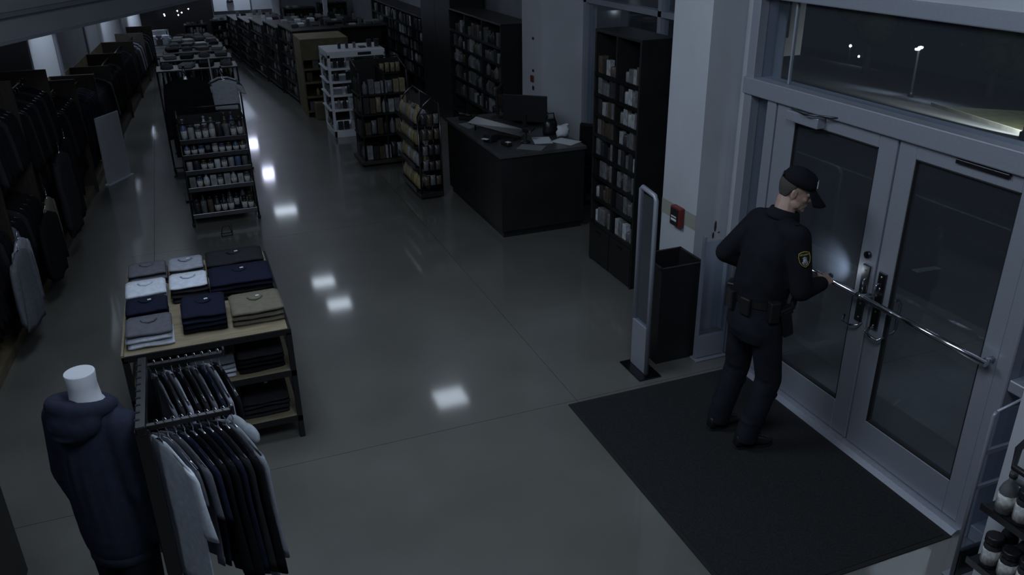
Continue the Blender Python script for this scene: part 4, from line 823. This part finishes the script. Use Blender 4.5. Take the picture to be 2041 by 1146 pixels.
for i in range(11):
    for j in range(4): k_.box(-.155+i*.0285, -.132+i*.0285, -.05+j*.026, -.029+j*.026, .018, .023)
tag(k_.build('keys', M['steel'], kb), kind='stuff')
pr_ = thing('receipt_printer', (3.22, 8.98, Zc), 'small receipt printer with white paper hanging out', 'printer', None, R(-60)); MB().box(-.06, .06, -.07, .07, 0, .09, bev=.01).build('case', M['black'], pr_); MB().box(-.04, .04, -.12, -.05, .05, .054).build('receipt', M['paper'], pr_)
scn = thing('barcode_scanner', (3.58, 8.78, Zc), 'black barcode scanner in its stand at the counter corner', 'scanner', None, R(30)); MB().lathe([(.06, 0), (.055, .015), (.015, .03), (.013, .12)], 14).build('stand', M['black'], scn); s_ = MB(); s_.box(-.025, .025, -.06, .04, .12, .17, bev=.01); s_.build('head', M['black'], scn); MB().box(-.02, .02, -.062, -.06, .13, .16).build('window', M['chrome'], scn)
tm = thing('card_terminal', (3.32, 8.72, Zc), 'small card terminal with pale keys at the front counter corner', 'terminal', None, R(15)); MB().box(-.035, .035, -.07, .07, .01, .05, bev=.008).build('case', M['black'], tm); MB().box(-.025, .025, .01, .055, .05, .052).build('screen', M['screen'], tm)
k_ = MB()
for i in range(3):
    for j in range(4): k_.box(-.024+i*.017, -.012+i*.017, -.06+j*.016, -.05+j*.016, .05, .054)
k_.build('keypad', M['paper'], tm)
for i, (x, y, r, lb) in enumerate(((3.27, 9.85, 8, 'grey paper sheet flat on the far worktop edge'), (4.02, 8.62, 30, 'white paper sheet at the wall end of the counter'), (3.79, 8.79, -15, 'loose paper sheet beside the scanner'), (3.56, 8.55, 50, 'grey leaflet before the scanner at the counter edge'))):
    o = MB().box(-.105, .105, -.148, .148, 0, .003).build('paper_sheet', M['paper' if i in (1, 2) else 'paintdim'], None, (x, y, Zc), R(r)); tag(o, lb, 'paper', 'papers on the sales counter')
ck = thing('desk_phone', (3.35, 10.18, Zc), 'black desk phone beside the far till screen', 'phone', None, R(40)); MB().box(-.09, .09, -.1, .1, 0, .05, bev=.012).build('base', M['black'], ck); MB().tube([(-.07, -.09, .07), (-.07, .09, .07)], .02, 8).build('handset', M['black'], ck)
dr = thing('cash_drawer', (4.0, 9.78, Zc), 'black cash drawer box behind the wide monitor', 'drawer', None, R(-58)); MB().box(-.2, .2, -.12, .2, 0, .1, bev=.006).build('case', M['black'], dr); MB().box(-.19, .19, -.126, -.12, .012, .088, bev=.002).build('drawer_front', M['steel'], dr)
# back counter, chair and parcels along the wall behind the counter
bc = thing('back_counter', (4.28, 10.45, 0), 'dark back counter along the wall cluttered with parcels', 'counter'); MB().box(0, .6, 0, .7, 0, .9, bev=.004).build('body', M['dark'], bc); MB().box(-.02, .62, -.02, .72, .9, .93, bev=.003).build('worktop', M['top'], bc)
ch = thing('office_chair', (4.46, 9.0, 0), 'black high backed office chair behind the counter', 'chair', None, R(-55))
ch.scale = (.82, .82, .9); MB().lathe([(.025, .06), (.025, .45)], 8).build('stem', M['black'], ch); s_ = MB(); s_.box(-.24, .24, -.23, .23, .45, .53, bev=.03); s_.build('seat', M['leather'], ch); s_ = MB(); s_.box(-.23, .23, .2, .27, .55, 1.14, bev=.03); s_.build('backrest', M['leather'], ch)
for i in range(5): a = R(72*i); MB().tube([(0, 0, .09), (.28*math.cos(a), .28*math.sin(a), .06)], .018, 6).build('base_arm', M['black'], ch); MB().ell((.28*math.cos(a), .28*math.sin(a), .03), (.03, .03, .03), n=8, k=6).build('castor', M['rubber'], ch)
for i, (x, y, s, m, lb) in enumerate(((4.45, 10.75, (.2, .16, .16), 'brown', 'brown parcel on the back counter'), (4.66, 10.6, (.18, .14, .1), 'paintdim', 'grey parcel on the back counter'), (4.40, 10.53, (.16, .1, .22), 'dark', 'black upright box on the back counter'))):
    o = MB().box(-s[0]/2, s[0]/2, -s[1]/2, s[1]/2, 0, s[2], bev=.005).build('parcel', M[m], None, (x, y, .931), R(i*20)); tag(o, lb, 'box', 'parcels on the back counter')
hb = thing('handbag', (4.0, 9.02, Zc), 'black soft bag on the counter by the wall', 'bag'); MB().loft([er(0, .09, .06), er(.05, .1, .07), er(.14, .08, .05), er(.19, .06, .025)], smooth=True).build('body', M['leather'], hb); MB().tube([(-.05, 0, .18), (-.04, 0, .25), (.04, 0, .25), (.05, 0, .18)], .008, 6).build('strap', M['leather'], hb)
wbag = thing('paper_bag', (4.09, 8.86, Zc), 'crumpled white bag beside the black bag', 'bag'); b_ = bag_mb(.16, .14, .1)
for q in range(len(b_.v)): b_.v[q] = tuple(u+rng.uniform(-.012, .012) for u in b_.v[q]) if b_.v[q][2] > .01 else b_.v[q]
b_.build('body', M['paper'], wbag)

# ------------------------------------------------------------------ tall cabinets along the right wall (shelves face the shop floor, -X)
def wall_cab(name, xf, ya, yb, D, H, zs, label, bays=2, base=0): # front face at X=xf, from ya to yb
    u = shelf_unit(name, (xf, (ya+yb)/2, 0), R(-90), yb-ya, D, H, zs, label, 'dark', cat='cabinet', lip='steel')
    for i in range(1, bays): x = -(yb-ya)/2+(yb-ya)*i/bays; MB().box(x-.012, x+.012, .0, D-.02, base, H).build('divider', M['dark'], u)
    if base:
        for i in range(bays):
            w_ = (yb-ya)/bays; x = -(yb-ya)/2+w_*i; dd = MB().box(x+.01, x+w_-.01, -.012, .006, .03, base-.03, bev=.003).build('door', M['dark'], u); MB().box(x+w_*.5-.05, x+w_*.5+.05, -.024, -.012, base-.09, base-.075).build('handle', M['steel'], dd)
    return u
zs4 = [.45, .72, .95, 1.17, 1.38, 1.58, 1.78, 1.98]
wall_cab('tall_cabinet', 3.78, 6.57, 7.47, .36, 2.37, zs4, 'tall black two bay cabinet of packaged goods beside the white column', 2, .45)
for i, z in enumerate(zs4):
    for b in (0, 1):
        row((3.84, 6.61+b*.445, z+.001), (3.84, 6.98+b*.445, z+.001), 5, ['box', 'pack', 'box_s', 'jar'], ['pale', 'grey', 'grey', 'brown', 'white' if i == 0 else 'dark'], '%s shelf, %s bay of tall cabinet' % (ORD[i], ('near', 'far')[b]), 'goods in the tall cabinet', R(90), 'from near end', 1.25, .01, False, .05, .165)
zs3 = [.1, .4, .68, .95, 1.2, 1.44, 1.68]
wall_cab('wide_cabinet', 4.2, 11.2, 13.6, .5, 1.98, zs3, 'wide black cabinet with seven product shelves behind the counter', 3)
for i, z in enumerate(zs3[2:]):
    row((4.27, 11.26, z+.001), (4.27, 13.5, z+.001), 19, ['box', 'pack', 'jar', 'box_s', 'bottle'], ['pale', 'grey', 'grey', 'dark', 'brown'], '%s shelf up of the wide cabinet' % ORD[i+2], 'goods in the wide cabinet', R(90), 'from near end', 1.4, .02, False, .06, .2)
wall_cab('closed_cabinet', 4.3, 13.75, 15.6, .55, 2.9, [.5], 'plain black closed cabinet rising beyond the wide cabinet', 2)
for i in range(2): MB().box(-.9+i*.905, -.005+i*.905, -.02, 0, .02, 2.85, bev=.004).build('door', M['dark'], bpy.data.objects['closed_cabinet'])
zs2 = [.1, .38, .64, .88, 1.1, 1.32]
wall_cab('far_wall_cabinet', 4.45, 15.8, 20.6, .45, 1.56, zs2, 'long dark product wall beyond the closed cabinet', 4)
for i, z in enumerate(zs2[1:]):
    row((4.52, 15.9, z+.001), (4.52, 20.5, z+.001), 20, ['pack', 'box', 'pouch'], ['pale', 'grey', 'dark', 'dark'], 'shelf %s of the long product wall' % ORD[i+1], 'goods on the long product wall', R(90), 'from near end', 1.4, .03, False, .12, .19)

# brown end unit and the run of gondolas along the aisle
shelf_unit('brown_end_unit', (2.47, 15.66, 0), 0, .86, .9, 1.36, [.1, .36, .62, .86], 'brown board end unit facing the entrance with sparse shelves', 'brown', lip='brown')
MB().box(-.405, .405, .0, .02, 1.02, 1.36).build('front_board', M['brown'], bpy.data.objects['brown_end_unit'])
pc = thing('floor_carton', (2.28, 15.45, 0), 'plain brown carton on the floor before the brown end unit', 'box'); MB().box(-.12, .12, -.12, .12, 0, .3, bev=.006).build('body', M['brown'], pc); MB().box(-.12, .12, -.02, .02, .3, .302).build('tape', M['tan'], pc)
for i, z in enumerate((.101, .361, .621, .861)):
    row((2.1, 15.78, z), (2.85, 15.78, z), 6, ['box', 'pack', 'jar', 'bottle'], ['brown', 'tan', 'dark', 'grey'], 'tier %s of the brown end unit' % ORD[i], 'goods on the brown end unit', 0, 'from aisle', 1.1, .02, False, .25, .21)
yy = [16.75, 18.15, 19.6, 21.1, 22.7]
for k in range(5):
    y0, y1 = yy[k], (yy+[24.2])[k+1]-.06; H = (1.38, 1.3, 1.2, 1.1, 1.0)[k]; xf = 2.02-.105*(y0-16.6)
    u = shelf_unit('gondola', (xf, (y0+y1)/2, 0), R(-90)+.08, y1-y0, .95, H, [.1, H*.28, H*.46, H*.64, H*.82], '%s gondola from the brown end unit along the aisle' % ORD[k], 'dark', cat='shelf rack', lip='steel')
    u['group'] = 'gondolas along the long aisle'
    for i, zf in enumerate((.1/H, .28, .46, .64, .82)):
        row((xf+.145, y0+.1, H*zf+.001), (xf+.035, y1-.06, H*zf+.001), 8, ['box', 'pouch', 'jar', 'bottle', 'pack'], ['grey', 'dark', 'pale', 'brown', 'dark'], 'tier %s of the %s aisle gondola' % (ORD[i], ORD[k]), 'goods on the aisle gondolas', R(90), 'from near end', 1.3, .03, False, .08, H*.18-.035)
    row((xf+.12, (y0+y1)/2, H+.026), (xf+.95, (y0+y1)/2, H+.026), 6, ['book', 'box', 'pile'], ['grey', 'pale', 'white', 'dark'], 'top of the %s aisle gondola' % ORD[k], 'goods on the aisle gondolas', 0, 'from aisle', 1.0, .2, False, .1)
for k in range(3):   # units behind the front run, towards the wall
    y0 = 17.6+k*2.2; H = 1.3-.14*k
    shelf_unit('inner_gondola', (3.62, y0, 0), 0, 1.0, .6, H, [.1, H*.4, H*.7], '%s dark inner gondola between the aisle run and the product wall' % ORD[k], 'dark', cat='shelf rack')
    row((3.2, y0+.3, H+.026), (4.0, y0+.3, H+.026), 5, ['book', 'box', 'pile'], ['grey', 'pale', 'dark'], 'top of the %s inner gondola' % ORD[k], 'goods on the inner gondolas', 0, 'from aisle', 1.0, .1, False, 0)

# ------------------------------------------------------------------ centre row behind the wire rack
jr = thing('jacket_stand', (.02, 11.45, 0), 'black jacket stand behind the wire rack', 'clothes rail')
MB().box(-.25, .25, -.2, .2, 0, .03, bev=.005).build('base', M['black'], jr); MB().tube([(0, 0, .03), (0, 0, 1.72)], .016, 8).build('post', M['black'], jr); MB().tube([(0, .12, 1.68), (0, -.3, 1.68)], .011, 6).build('arm', M['black'], jr)
for i in range(4): hang(.02, 11.17+i*.062, 1.681, R(90), (1.05, .24, .02, .66, 1.05, 41), (.014, .014, .018), 'hanging_coat', 'black coat, %s from the front on the jacket stand' % ORD[i], 'coat', 'coats on the jacket stand')
ws = thing('shirt_stand', (.47, 11.5, 0), 'slim stand showing a white shirt above a dark skirt', 'clothes rail')
MB().box(-.2, .2, -.2, .2, 0, .03, bev=.005).build('base', M['black'], ws); MB().tube([(0, .1, .03), (0, .1, 1.66)], .014, 8).build('post', M['black'], ws); MB().tube([(0, .2, 1.62), (0, -.22, 1.62)], .01, 6).build('arm', M['black'], ws); MB().tube([(-.1, .14, .2), (-.13, .14, 1.75)], .01, 6).build('flag_rod', M['paint'], ws)
sk = MB().loft([er(-.95, .16, .05), er(-.75, .15, .045), er(-.5, .135, .04), er(-.42, .12, .03)], smooth=True)
hang(.47, 11.28, 1.62, R(90), (.46, .165, .03, .12, 1.0, 51), (.42, .46, .5), 'hanging_shirt', 'white short shirt at the front of the slim shirt stand', 'shirt', None)
o = sk.build('hanging_skirt', M['cloth'], None, (.47, 11.30, 1.62), 0, (.035, .037, .045)); tag(o, 'charcoal skirt under the white shirt on the slim stand', 'skirt')
for i, c in enumerate(('charcoal', 'lightgrey', 'white')): hang(.47, 11.375+i*.07, 1.621, R(90), (.5, .17, .03, .14, 1.0, 52+i), C_[c], 'hanging_shirt', '%s shirt, %s behind the white one on the slim stand' % (c.replace('lightgrey', 'pale grey'), ORD[i]), 'shirt', None)
for k in range(8):
    y = 12.75+k*1.35; H = 1.50-.062*k-.006*k*k; x0, x1 = -.33+.045*k, .74+.01*k-.0*k
    u = thing('garment_rack', ((x0+x1)/2, y, 0), '%s low garment rack in the row behind the wire rack' % ORD[k], 'clothes rail', 'garment racks in the centre row'); a = (x1-x0)/2
    f = MB()
    for s in (-1, 1): f.tube([(s*a, 0, .02), (s*a, 0, H)], .014, 6)
    f.tube([(-a, 0, H-.03), (a, 0, H-.03)], .012, 6); f.build('frame', M['black'], u)
    for s in (-1, 1): MB().box(s*a-.02, s*a+.02, -.22, .22, 0, .03).build('foot', M['black'], u)
    MB().box(-a, a, -.24, .24, H-.02, H, bev=.003).build('top_board', M['dark'], u)
    MB().box(-a, a, -.2, .2, .12, .14).build('low_shelf', M['dark'], u)
    n = 11 if k < 5 else 9
    for i in range(n):
        c = ['grey', 'charcoal', 'lightgrey', 'charcoal', 'black', 'taupe'][(i*5+k*3+rng.randrange(2)) % 6]
        hang(x0+.07+i*(x1-x0-.14)/(n-1), y, H-.03, R(rng.uniform(-4, 4)), (H*.62, .2, .018, 0 if k > 4 else .3, 1.03, 60+i % 3), C_[c], 'hanging_shirt', '%s shirt, %s from the wall side on the %s low garment rack' % (c.replace('lightgrey', 'pale grey'), ORD[i], ORD[k]), 'shirt', 'shirts on the low garment racks', False)
    m_ = 4
    for i in range(m_):
        xx = x0+.14+i*(x1-x0-.28)/(m_-1); kd = 'cap' if (i+k) % 3 == 0 else 'pile'; tn = ['grey', 'pale', 'dark', 'grey'][(i+k) % 4]
        product(kd, xx, y+rng.uniform(-.04, .04), H+.001, R(rng.uniform(-20, 20)), tn, '%s %s, %s from the wall side on top of the %s low garment rack' % (tn, NAMES[kd].replace('_', ' '), ORD[i], ORD[k]), 'goods on top of the low garment racks', (.9, .85, .7))
# far end of the aisle
ds = thing('display_stand', (-.42, 24.3, 0), 'white display stand with pale t-shirts at the end of the left aisle', 'stand')
f = MB()
for x in (-.24, .24): f.box(x-.015, x+.015, -.03, .0, .05, .72)
f.box(-.25, .25, -.03, 0, .68, .72); f.box(-.25, .25, -.03, 0, .28, .31); f.build('frame', M['white'], ds); MB().box(-.32, .32, -.25, .1, 0, .05, bev=.005).build('base', M['dark'], ds); MB().box(-.2, .2, -.02, 0, .31, .68).build('back_board', M['paint'], ds)
for i in range(3): hang(-.57+i*.15, 24.23, .68, R(90), (.34, .09, .02, .1, 1.0, 71), ((.6, .65, .72), (.1, .1, .12), (.55, .6, .68))[i], 'hanging_shirt', ('white', 'dark', 'pale blue')[i]+' little t-shirt on the white display stand', 'shirt', None, False)
for k, (x, w_, H, lb) in enumerate(((1.35, .8, .74, 'low dark shelf unit closing the long aisle'), (2.35, .9, .8, 'dark shelf unit below the bright wall panel'), (.55, .6, .66, 'dark low table before the lamps of the back wall'), (3.4, .9, .95, 'dark shelf unit beside the white pilaster'), (4.35, .8, 1.05, 'tall dark shelf unit in the far corner'))):
    shelf_unit('back_shelf', (x, 25.3, 0), 0, w_, .45, H, [.1, H*.4, H*.7], lb, 'dark', cat='shelf rack')
    for i, z in enumerate((.101, H*.4+.001, H*.7+.001)):
        row((x-w_/2+.06, 25.42, z), (x+w_/2-.06, 25.42, z), 6, ['box', 'pouch', 'jar'], ['grey', 'dark', 'pale'], 'tier %s of the %s' % (ORD[i], ' '.join(lb.split()[:4])), 'goods on the back shelves', 0, 'from wall side', 1.1, .02, False, .15, H*.27-.03)
    row((x-w_/2+.06, 25.5, H+.026), (x+w_/2-.06, 25.5, H+.026), 4, ['pile', 'box', 'cap'], ['grey', 'pale', 'dark'], 'top of the %s' % ' '.join(lb.split()[:4]), 'goods on the back shelves', 0, 'from wall side', .7, .02, False, .1)
wp = thing('white_post', (3.98, 24.4, 0), 'narrow white slatted post in the far corner', 'post'); MB().box(-.06, .06, -.04, .04, 0, 1.5, bev=.004).build('panel', M['white'], wp); MB().box(-.1, .1, -.1, .1, 0, .03).build('base', M['white'], wp)

# ------------------------------------------------------------------ wall bays on the left
def fx(y): return -1.63+.075*(y-8.2)
edges = [5.0, 6.6, 8.15, 9.35, 10.9, 12.35, 13.85, 15.4, 17.1, 19.0, 21.0, 23.0]
hts = [2.2, 2.15, 2.02, 1.88, 1.52, 1.34, 1.22, 1.18, 1.14, 1.06, .98]
ang = math.atan(.075)
names = ['first', 'second', 'third', 'fourth', 'fifth', 'sixth', 'seventh', 'eighth', 'ninth', 'tenth', 'eleventh']
cols = [['black', 'charcoal', 'navy'], ['black', 'charcoal', 'grey', 'black'], ['charcoal', 'grey', 'black', 'black'], ['black', 'black', 'charcoal'], ['black', 'charcoal'], ['black', 'navy'], ['grey', 'black'], ['black', 'charcoal', 'charcoal'], ['charcoal', 'black', 'black'], ['black', 'charcoal', 'grey'], ['grey', 'charcoal', 'black']]
for k in range(11):
    y0, y1, H = edges[k], edges[k+1]-.06, hts[k]; ym = (y0+y1)/2; W = (y1-y0)/math.cos(ang); D = .62
    # local frame: x along the wall away from the camera, y towards the wall
    u = thing('wall_bay', (fx(ym), ym, 0), '%s dark clothes bay from the entrance along the left wall' % names[k], 'clothes rail', 'clothes bays along the wall', R(90)-ang)
    for s in (-1, 1): a, b = sorted((s*W/2, s*(W/2-.03))); MB().box(a, b, .02 if s < 0 else .0, D, 0, H, bev=.003).build('side_panel', M['darkwood'], u)
    MB().box(-W/2+.03, W/2-.03, D-.03, D, .1, H).build('back_panel', M['darkwood' if k < 3 else 'brown'], u)
    MB().box(-W/2+.03, W/2-.03, .04, D-.03, 0, .1, bev=.003).build('plinth', M['brown' if k in (1, 2, 3, 4, 5) else 'darkwood'], u)
    if k < 6: MB().box(-W/2, W/2, D-.045, D-.03, H-.42, H-.03, bev=.003).build('top_board', M['tan' if k in (3, 4) else 'darkwood'], u)
    tiers = [H-.14, H*.5+.02] if k < 3 else ([H-.1] if k < 7 else [H-.08])
    for ti, z in enumerate(tiers):
        rl = MB(); rl.tube([(-W/2+.03, .24, z), (W/2-.03, .24, z)], .012, 8); rl.build('rail', M['steel'], u)
        n = int(W/.13); Lg = (z-.22) if len(tiers) == 1 else (z-tiers[1]-.12 if ti == 0 else z-.24)
        kd = (min(Lg, 1.05), .2 if k < 7 else .17, .022, min(.55, Lg*.65), 1.05, 80+k)
        for i in range(n):
            lx = -W/2+.1+i*(W-.2)/(n-1); wx = fx(ym)+lx*math.sin(ang)+(-.24)*math.cos(ang); wy = ym+lx*math.cos(ang)-(-.24)*math.sin(ang)
            c = cols[k][(i+ti) % len(cols[k])] if rng.random() < .55 else 'black'
            hang(wx, wy, z+.012, R(90)-ang+R(rng.uniform(-6, 6)), kd, C_[c], 'hanging_jacket' if k % 2 else 'hanging_shirt', '%s %s, %s from the near side on the %s of the %s wall bay' % (c.replace('lightgrey', 'pale'), 'jacket' if k % 2 else 'shirt', ORD[i % 20], ('upper rail', 'lower rail')[ti] if len(tiers) > 1 else 'rail', names[k]), 'jacket' if k % 2 else 'shirt', 'clothes on the left wall bays', k in (2, 3, 4))
    if k == 3:  # face-out arms
        MB().tube([(-.1, D-.1, H-.32), (-.1, .02, H-.32)], .01, 6).build('face_arm', M['chrome'], u)
# face-out garments in front of the bays
def front(y, off, z, kind, c, nm, lb, cat, full=True): return hang(fx(y)+off, y, z, -ang+R(rng.uniform(-4, 4)), kind, C_[c], nm, lb, cat, None, full)
front(7.75, .12, 1.02, (.74, .22, .03, .5, 1.05, 91), 'lightgrey', 'hanging_shirt', 'pale grey long shirt facing the aisle low on the second wall bay', 'shirt')
front(7.45, .18, 1.02, (.74, .22, .03, .5, 1.05, 92), 'grey', 'hanging_shirt', 'grey long shirt behind the pale one on the second wall bay', 'shirt')
front(9.0, .12, 1.0, (.74, .22, .03, .55, 1.05, 93), 'taupe', 'hanging_jacket', 'tan jacket facing the aisle low on the third wall bay', 'jacket')
front(8.58, .18, .98, (.72, .23, .03, .5, 1.05, 94), 'black', 'hanging_jacket', 'black jacket beside the tan one on the third wall bay', 'jacket')
front(10.35, .12, 1.28, (.98, .27, .04, .7, 1.05, 95), 'black', 'hanging_coat', 'long black coat facing the aisle on the fourth wall bay', 'coat')
front(9.72, .17, 1.27, (.95, .25, .04, .7, 1.05, 96), 'charcoal', 'hanging_coat', 'charcoal coat beside the long black coat', 'coat')
b_ = MB(); b_.loft([[(-.01, -.26, .0), (.02, -.26, 0), (.02, .26, 0), (-.01, .26, 0)], [(-.0, -.25, .92), (.02, -.25, .92), (.02, .25, .92), (0, .25, .92)]])
sg = thing('sign_board', (fx(12.9)+.19, 12.75, .02), 'tall pale board leaning at the end of the fifth wall bay', 'board', None, -ang+R(-28)); b_.build('panel', M['paint'], sg); MB().box(-.03, .05, -.28, .28, -.02, .0, bev=.003).build('foot', M['white'], sg)

# ------------------------------------------------------------------ goods on the lower right rack and a fixture edge at the lower left
for i, z in enumerate((.061, .381, .721)):
    for d in (0, 1):
        row((3.411+d*.1, 1.35, z), (3.411+d*.1, 2.22, z), 9, ['bottle', 'jar', 'can'], ['dark', 'dark', 'grey', 'white', 'dark'], '%s %sshelf of the white wall rack' % (('lowest', 'middle', 'upper')[i], 'back ' if d else ''), 'goods on the rack by the doors', R(90), 'from far end', 1.7, .01, True, .03)
ld = thing('low_display', (-1.47, 3.9, 0), 'plain black low display block at the lower left edge', 'display'); MB().box(-.35, .17, -.9, .6, .0, .82, bev=.01).build('body', M['dark'], ld); MB().box(-.36, .18, -.91, .61, .82, .85, bev=.004).build('top', M['black'], ld)
